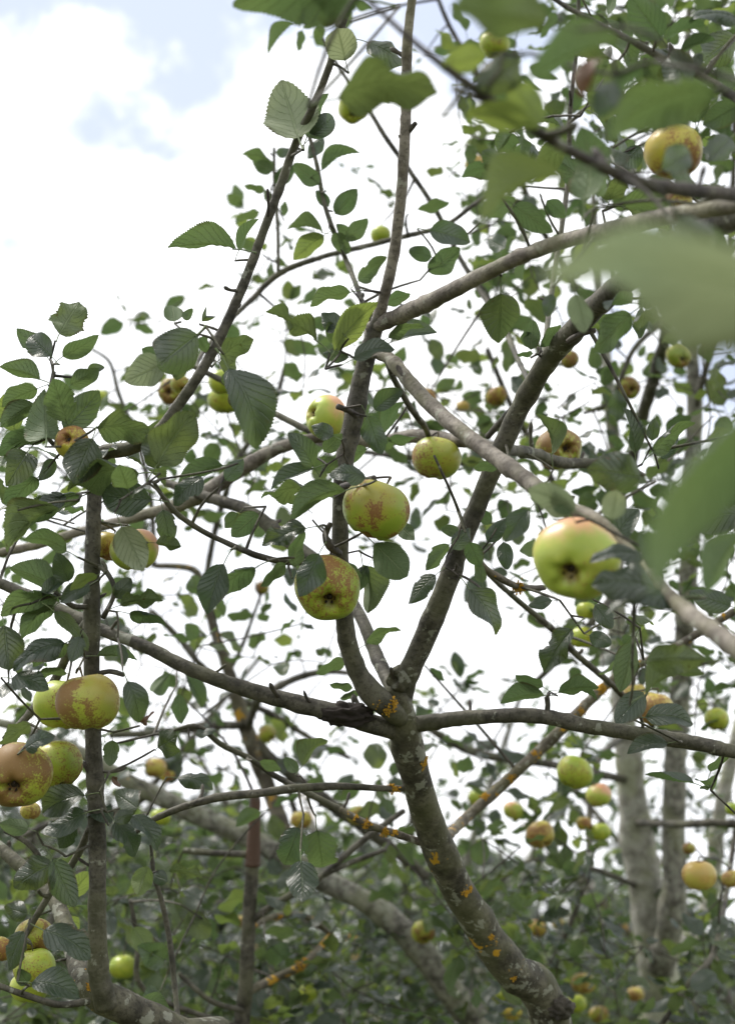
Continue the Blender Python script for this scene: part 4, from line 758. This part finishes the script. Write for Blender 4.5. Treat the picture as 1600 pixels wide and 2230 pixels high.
apple(1561, 1566, 56, 2.6, 'green', (0, -.9, .3), 'bright green creased apple near the right edge above the right branch')
apple(1250, 1682, 80, 2.4, 'green', (-.4, -.8, .3), 'bright green apple below the right branch')
apple(1302, 1732, 58, 2.6, 'blush', (.3, -1, .1), 'pale green apple right of and below the bright green one under the right branch')
apple(1270, 1794, 36, 3.0, 'yellow', (0, -1, .2), 'small yellow apple beside the hanging twig, lower right')
apple(1306, 1812, 46, 3.0, 'green', (0, -1, .2), 'small shaded green apple right of the hanging twig, lower right')
apple(1040, 1738, 44, 3.0, 'green', (0, -1, .2), 'green apple over the slanting orange-lichened branch')
apple(1118, 1766, 46, 3.0, 'blush', (-.4, -1, .2), 'pale green apple right of the slanting orange-lichened branch')
apple(1176, 1818, 64, 2.7, 'orange', (.4, -.6, .5), 'orange-shouldered apple with a dark eye, lower right of centre')
apple(1522, 1907, 74, 2.4, 'orange', (0, -1, .1), 'large orange apple right of the second pale stem', 86)
apple(1500, 1848, 30, 2.8, 'russet', (0, -1, .2), 'tiny brown apple above the large orange one at the right')
apple(1592, 1914, 44, 2.6, 'orange', (.2, -1, .2), 'reddish apple cut by the right edge')
apple(1594, 1762, 34, 2.9, 'green', (0, -1, .2), 'small green apple at the right edge above the reddish one')
apple(922, 2030, 54, 2.9, 'russet', (.1, -.6, .7), 'yellow-brown apple between the dark trunk and the pale slanting limb')
apple(1168, 2022, 42, 3.2, 'yellow', (-.2, -1, .2), 'yellow-green apple right of the central trunk, low down')
apple(1215, 2012, 28, 3.6, 'yellow', (0, -1, .2), 'tiny yellow apple next to the yellow-green one right of the trunk')
apple(1268, 2142, 50, 3.2, 'orange', (0, -.8, .5), 'orange-cheeked apple near the bottom, right of the trunk foot')
apple(1254, 2186, 46, 3.1, 'green', (0, -1, .2), 'bright green apple under the orange-cheeked one near the bottom')
apple(1382, 2166, 36, 3.3, 'orange', (0, -1, .2), 'small orange-yellow apple left of the pale trunk, near the bottom')
apple(1302, 2210, 42, 3.2, 'russet', (0, -1, .2), 'russet apple touching the bottom edge left of the pale trunk')
apple(1114, 2204, 42, 3.0, 'yellow', (0, -1, .2), 'yellow apple at the bottom edge left of the trunk foot')
apple(1092, 2168, 44, 3.2, 'green', (0, -1, .2), 'dim green apple just above the yellow one by the trunk foot')
apple(782, 1776, 52, 2.9, 'speck', (0, -1, .2), 'flecked green apple left of the central trunk under the thin cross branch')
apple(655, 1786, 46, 2.9, 'yellow', (0, -1, .2), 'yellow apple above the thick pale limb')
apple(350, 1780, 44, 2.7, 'green', (0, -1, .2), 'green apple below the left end of the thin cross branch')
apple(338, 1672, 50, 2.8, 'orange', (0, -1, .2), 'orange-yellow apple right of the left stem, below the long limb')
apple(366, 1690, 34, 2.9, 'yellow', (0, -1, .2), 'small yellow apple touching the orange-yellow one right of the left stem')
apple(268, 2106, 60, 2.5, 'green', (0, -1, .2), 'blurred green apple low down, right of the left stem')
apple(672, 2162, 44, 3.0, 'green', (.3, -1, .2), 'green apple low down between the dark sapling and the pale limb')
apple(528, 2006, 28, 3.2, 'yellow', (0, -1, .2), 'tiny yellow apple immediately left of the dark sapling')
apple(66, 1766, 44, 1.8, 'orange', (0, -1, .2), 'small orange apple under the russet one at the left edge')

# ------------------------------------------------------------------ twigs join every stalk end to the nearest wood
nodes = np.array([tuple(n) for n in NODES], dtype=np.float64); cnt = len(nodes)
buf = np.zeros((cnt + 12 * len(PEND) + 10, 3)); buf[:cnt] = nodes
keys = list(NTREE); rads_ = list(NRAD)
pend = []
for e, recs in PEND:
    dd = np.min(np.sum((buf[:cnt] - np.array(e)) ** 2, axis=1)); pend.append((dd, e, recs))
pend.sort(key=lambda q: q[0])
rs = random.Random(9)
for dd, e, recs in pend:
    ev = np.array(e); dist2 = np.sum((buf[:cnt] - ev) ** 2, axis=1)
    i = int(np.argmin(dist2)); dist = math.sqrt(dist2[i]); key = keys[i]; s = Vector(buf[i])
    r0 = min(max(.0013, .0016 + dist * .006), rads_[i] * .8 + .0006); r1 = .0011
    if dist > .004:
        dv = e - s; off = Vector((rs.uniform(-1, 1), rs.uniform(-1, 1), rs.uniform(-.3, 1))) * dist * .06
        pts = [s, s + dv * .35 + off, s + dv * .7 + off * .8, e]
        TREES[key]['twigs'].append((pts, [r0, r0 * .85, (r0 + r1) / 2, r1], (e - EYE).length, dist))
        m = max(1, min(11, int(dist / .025)))
        for k in range(1, m + 1):
            t = k / m
            q = s + dv * t + off * (math.sin(math.pi * t)) ; buf[cnt] = tuple(q if k < m else e); keys.append(key); rads_.append(r0 * (1 - t) + r1 * t); cnt += 1
    for rc in recs: TREES[key]['leaves'].append(rc)

for key, T in TREES.items():
    root = T['root']
    # twigs: the largest to the eye one by one, the rest of the fine spray together
    tw = sorted(T['twigs'], key=lambda q: -(q[3] + .01) / q[2])
    for pts, rr, dcam, dist in tw[:290]:
        near = dcam < 2.3
        V, F, UV, _, _ = tube_data(pts, rr, 7 if near else 5, .05 if near else 0, rs.random() * 99, cap=False, step=.012 if near else .03)
        link('twig', mesh_from('twig', V, F, [BK['bark' if near else 'dark']], UV), root)
    VV = []; FF = []; UU = []
    for pts, rr, dcam, dist in tw[290:]:
        V, F, UV, _, _ = tube_data(pts, rr, 4, 0, 0, cap=False, step=.05); b = len(VV)
        VV += V; UU += UV; FF += [tuple(q + b for q in f) for f in F]
    if VV: tag(link('fine_twigs', mesh_from('fine_twigs', VV, FF, [BK['dark']], UU), root), kind='stuff')
    lv = sorted(T['leaves'], key=lambda q: -q[3])
    for me, mw, d, size, bi in lv[:295]:
        link('leaf', me if me is not None else BACK[bi], root, mw)
    rest = lv[295:]
    if rest:
        av = []; af = []; au = []; am = []; b = 0
        for me, mw, d, size, bi in rest:
            bi = bi if bi is not None else 0
            v, f, uv, mi = BACK_DATA[bi]; M4 = np.array(mw); av.append(v @ M4[:3, :3].T + M4[:3, 3]); af.append(f + b); b += len(v)
            au.append(uv); am.append(np.full(len(f), mi))
        av = np.concatenate(av); af = np.concatenate(af); au = np.concatenate(au); am = np.concatenate(am)
        me = bpy.data.meshes.new('foliage'); me.vertices.add(len(av)); me.vertices.foreach_set('co', av.astype(np.float32).ravel())
        me.loops.add(len(af) * 4); me.loops.foreach_set('vertex_index', af.astype(np.int32).ravel())
        me.polygons.add(len(af)); me.polygons.foreach_set('loop_start', np.arange(0, len(af) * 4, 4, dtype=np.int32))
        me.polygons.foreach_set('use_smooth', np.ones(len(af), dtype=bool))
        for m in (M_leaf, M_leafs, M_leafy): me.materials.append(m)
        me.polygons.foreach_set('material_index', am.astype(np.int32)); me.uv_layers.new(name='uv').data.foreach_set('uv', au)
        me.update(calc_edges=True); me.validate()
        tag(link('foliage', me, root), kind='stuff')
print('leaves', {k: len(T['leaves']) for k, T in TREES.items()}, 'twigs', {k: len(T['twigs']) for k, T in TREES.items()})

# ------------------------------------------------------------------ crusts of orange lichen on the wood
def lichen(key, spots, seed):
    rs_ = random.Random(seed); V = []; F = []
    pos = [(q, r) for q, r, k in zip(NODES, NRAD, NTREE) if k == key]
    for (x, y, d, rp, n) in spots:
        c0 = P(x, y, d); rw = max(.012, rp * 1.3 * d / FPX); back = (EYE - c0).normalized()
        cand = [(q, r) for q, r in pos if (q - c0).length < rw + r]
        if not cand: cand = [min(pos, key=lambda q: (q[0] - c0).length)]
        mid_ang = Vector((rs_.gauss(0, .5), rs_.gauss(0, .3), rs_.gauss(0, .5))) + back
        cl = []
        for _ in range(max(2, n // 7)):
            q, rr0 = rs_.choice(cand); cl.append((q, rr0, (mid_ang + Vector((rs_.gauss(0, .4), rs_.gauss(0, .4), rs_.gauss(0, .4)))).normalized(), rs_.uniform(.0015, .0045)))
        for k in range(int(n * 4)):
            q, rr0, n0, sz = rs_.choice(cl)
            off = Vector((rs_.gauss(0, 1), rs_.gauss(0, 1), rs_.gauss(0, 1))) * sz
            off2 = off - n0 * off.dot(n0); nrm = (n0 * rr0 + off2).normalized()
            near_ = min(cand, key=lambda t_: (t_[0] - (q + off2)).length)
            ax1 = (q + off2 * .8); nrm = (n0 * rr0 + off2 * .5).normalized()
            c = q + off2 + n0 * (math.sqrt(max(0, rr0 ** 2 - min(off2.length, rr0 * .9) ** 2 * .5)) * .985); r = rs_.uniform(.0005, .0016)
            u = nrm.orthogonal().normalized(); v = nrm.cross(u); b = len(V); V.append(c + nrm * .0010)
            for j in range(7):
                a = j * .8976; rr = r * rs_.uniform(.6, 1.3); V.append(c + (u * math.cos(a) + v * math.sin(a)) * rr + nrm * rs_.uniform(.0, .0018))
            for j in range(7): V.append(c + (u * math.cos(j * .8976) + v * math.sin(j * .8976)) * r * .7 - nrm * .002)
            for j in range(7):
                j2 = (j + 1) % 7; F.append((b, b + 1 + j, b + 1 + j2)); F.append((b + 1 + j, b + 8 + j, b + 8 + j2, b + 1 + j2))
    tag(link('lichen', mesh_from('lichen', V, F, [M_lichen], smooth=False), TREES[key]['root']), kind='stuff')
lichen('M', [(843, 1497, 1.695, 9, 24), (905, 1655, 1.74, 12, 20), (880, 1720, 1.75, 8, 14), (938, 1930, 1.8, 14, 30), (1030, 1955, 1.83, 12, 26), (1065, 2050, 1.88, 12, 18), (985, 1860, 1.82, 8, 12), (800, 1795, 1.815, 10, 24), (850, 1812, 1.815, 12, 26), (1140, 2110, 1.9, 8, 10), (1070, 1735, 2.18, 12, 24), (1110, 1690, 2.18, 12, 20), (1170, 1640, 2.18, 10, 14), (1300, 1495, 2.18, 10, 20), (1160, 1277, 1.75, 9, 20), (1255, 1548, 2.18, 10, 18), (1570, 1335, 2.18, 12, 24)], 1)
lichen('B', [(172, 2112, 1.665, 20, 130), (180, 2150, 1.625, 12, 30), (262, 2105, 1.64, 5, 0)], 2)
lichen('F', [(620, 1997, 2.5, 9, 20), (720, 2040, 2.62, 9, 24), (650, 2105, 2.48, 10, 24), (680, 2085, 2.5, 8, 20)], 3)

# ------------------------------------------------------------------ ground, meadow grass and the wood beyond
def ground_mat():
    m, nt = newmat('meadow_ground'); geo = nt.nodes.new('ShaderNodeNewGeometry'); p = geo.outputs['Position']
    c = mixc(nt, ramp(nt, nz(nt, p, .6, 5), .35, .65), (.060, .075, .026), (.13, .135, .05))
    c = mixc(nt, mth(nt, 'MULTIPLY', nz(nt, p, 30, 4), .6), c, (.05, .06, .02))
    pr = nt.nodes.new('ShaderNodeBsdfPrincipled'); nt.links.new(c, pr.inputs['Base Color']); pr.inputs['Roughness'].default_value = .95
    nt.links.new(bump(nt, nz(nt, p, 25, 5), 1, .05), pr.inputs['Normal'])
    o = nt.nodes.new('ShaderNodeOutputMaterial'); nt.links.new(pr.outputs[0], o.inputs[0]); return m
Vg = []; Fg = []; ng = 60
for i in range(ng + 1):
    for j in range(ng + 1):
        x = ((i / ng) * 2 - 1); y = ((j / ng) * 2 - 1); x = math.copysign(abs(x) ** 3, x) * 900; y = math.copysign(abs(y) ** 3, y) * 900
        Vg.append((x, y, .05 * mnoise.noise(Vector((x * .3, y * .3, 0))) if math.hypot(x, y) > 9 else .0))
for i in range(ng):
    for j in range(ng): a = i * (ng + 1) + j; Fg.append((a, a + ng + 1, a + ng + 2, a + 1))
tag(link('ground', mesh_from('ground', Vg, Fg, [ground_mat()])), kind='structure')
rs = random.Random(77); V = []; F = []
for _ in range(16000):
    y = rs.uniform(1.2, 20) if rs.random() < .7 else rs.uniform(1, 6); x = rs.uniform(-.45, .45) * y * 1.2 + rs.uniform(-.4, .4); a = rs.uniform(0, 6.28); h = rs.uniform(.05, .2); w_ = rs.uniform(.003, .008)
    b = len(V); dx, dy = math.cos(a) * w_, math.sin(a) * w_; lx, ly = rs.gauss(0, .05), rs.gauss(0, .05)
    V += [(x - dx, y - dy, -.01), (x + dx, y + dy, -.01), (x + dx * .7 + lx * .4, y + dy * .7 + ly * .4, h * .6), (x - dx * .7 + lx * .4, y - dy * .7 + ly * .4, h * .6), (x + lx, y + ly, h)]
    F += [(b, b + 1, b + 2, b + 3), (b + 3, b + 2, b + 4)]
tag(link('meadow_grass', mesh_from('meadow_grass', V, F, [simple('grass_blades', (.085, .12, .03), .8)], smooth=False)), 'long green meadow grass under the apple trees', 'grass', kind='stuff')
M_wood = leaf_material('woodland_leaf', (.010, .018, .009), (.014, .022, .011), (.02, .03, .01), .0, .1)
rs = random.Random(31); V = []; F = []; UV = []
for k in range(26):
    x0 = -16 + k * 1.5 + rs.uniform(-.8, .8); y0 = rs.uniform(24, 32); h = rs.uniform(3.4, 4.4) - max(0, x0 + 1) * .26; rw = rs.uniform(1.5, 2.5)
    for q in range(900):
        th = rs.uniform(0, 6.28); zz = rs.uniform(0, 1) ** .8; ww = rw * math.sqrt(max(0.02, 1 - (zz * 1.15 - .25) ** 2)) * rs.uniform(.6, 1.05)
        c = Vector((x0 + math.cos(th) * ww, y0 + math.sin(th) * ww, zz * h)); c += Vector((mnoise.noise(c * .8), mnoise.noise(c * .8 + Vector((5, 0, 0))), mnoise.noise(c + Vector((0, 9, 0))))) * .5
        s = rs.uniform(.10, .24); u = Vector((rs.gauss(0, 1), rs.gauss(0, 1), rs.gauss(0, 1))).normalized(); v = u.orthogonal().normalized(); b = len(V)
        V += [c - u * s, c + v * s * .6, c + u * s, c - v * s * .6]; UV += [(5, .2), (5.5, .5), (5, .8), (4.5, .5)]; F.append((b, b + 1, b + 2, b + 3))
tag(link('woodland', mesh_from('woodland', V, F, [M_wood], UV, smooth=False)), 'dark blurred line of woodland far behind the orchard', 'woodland', kind='stuff')
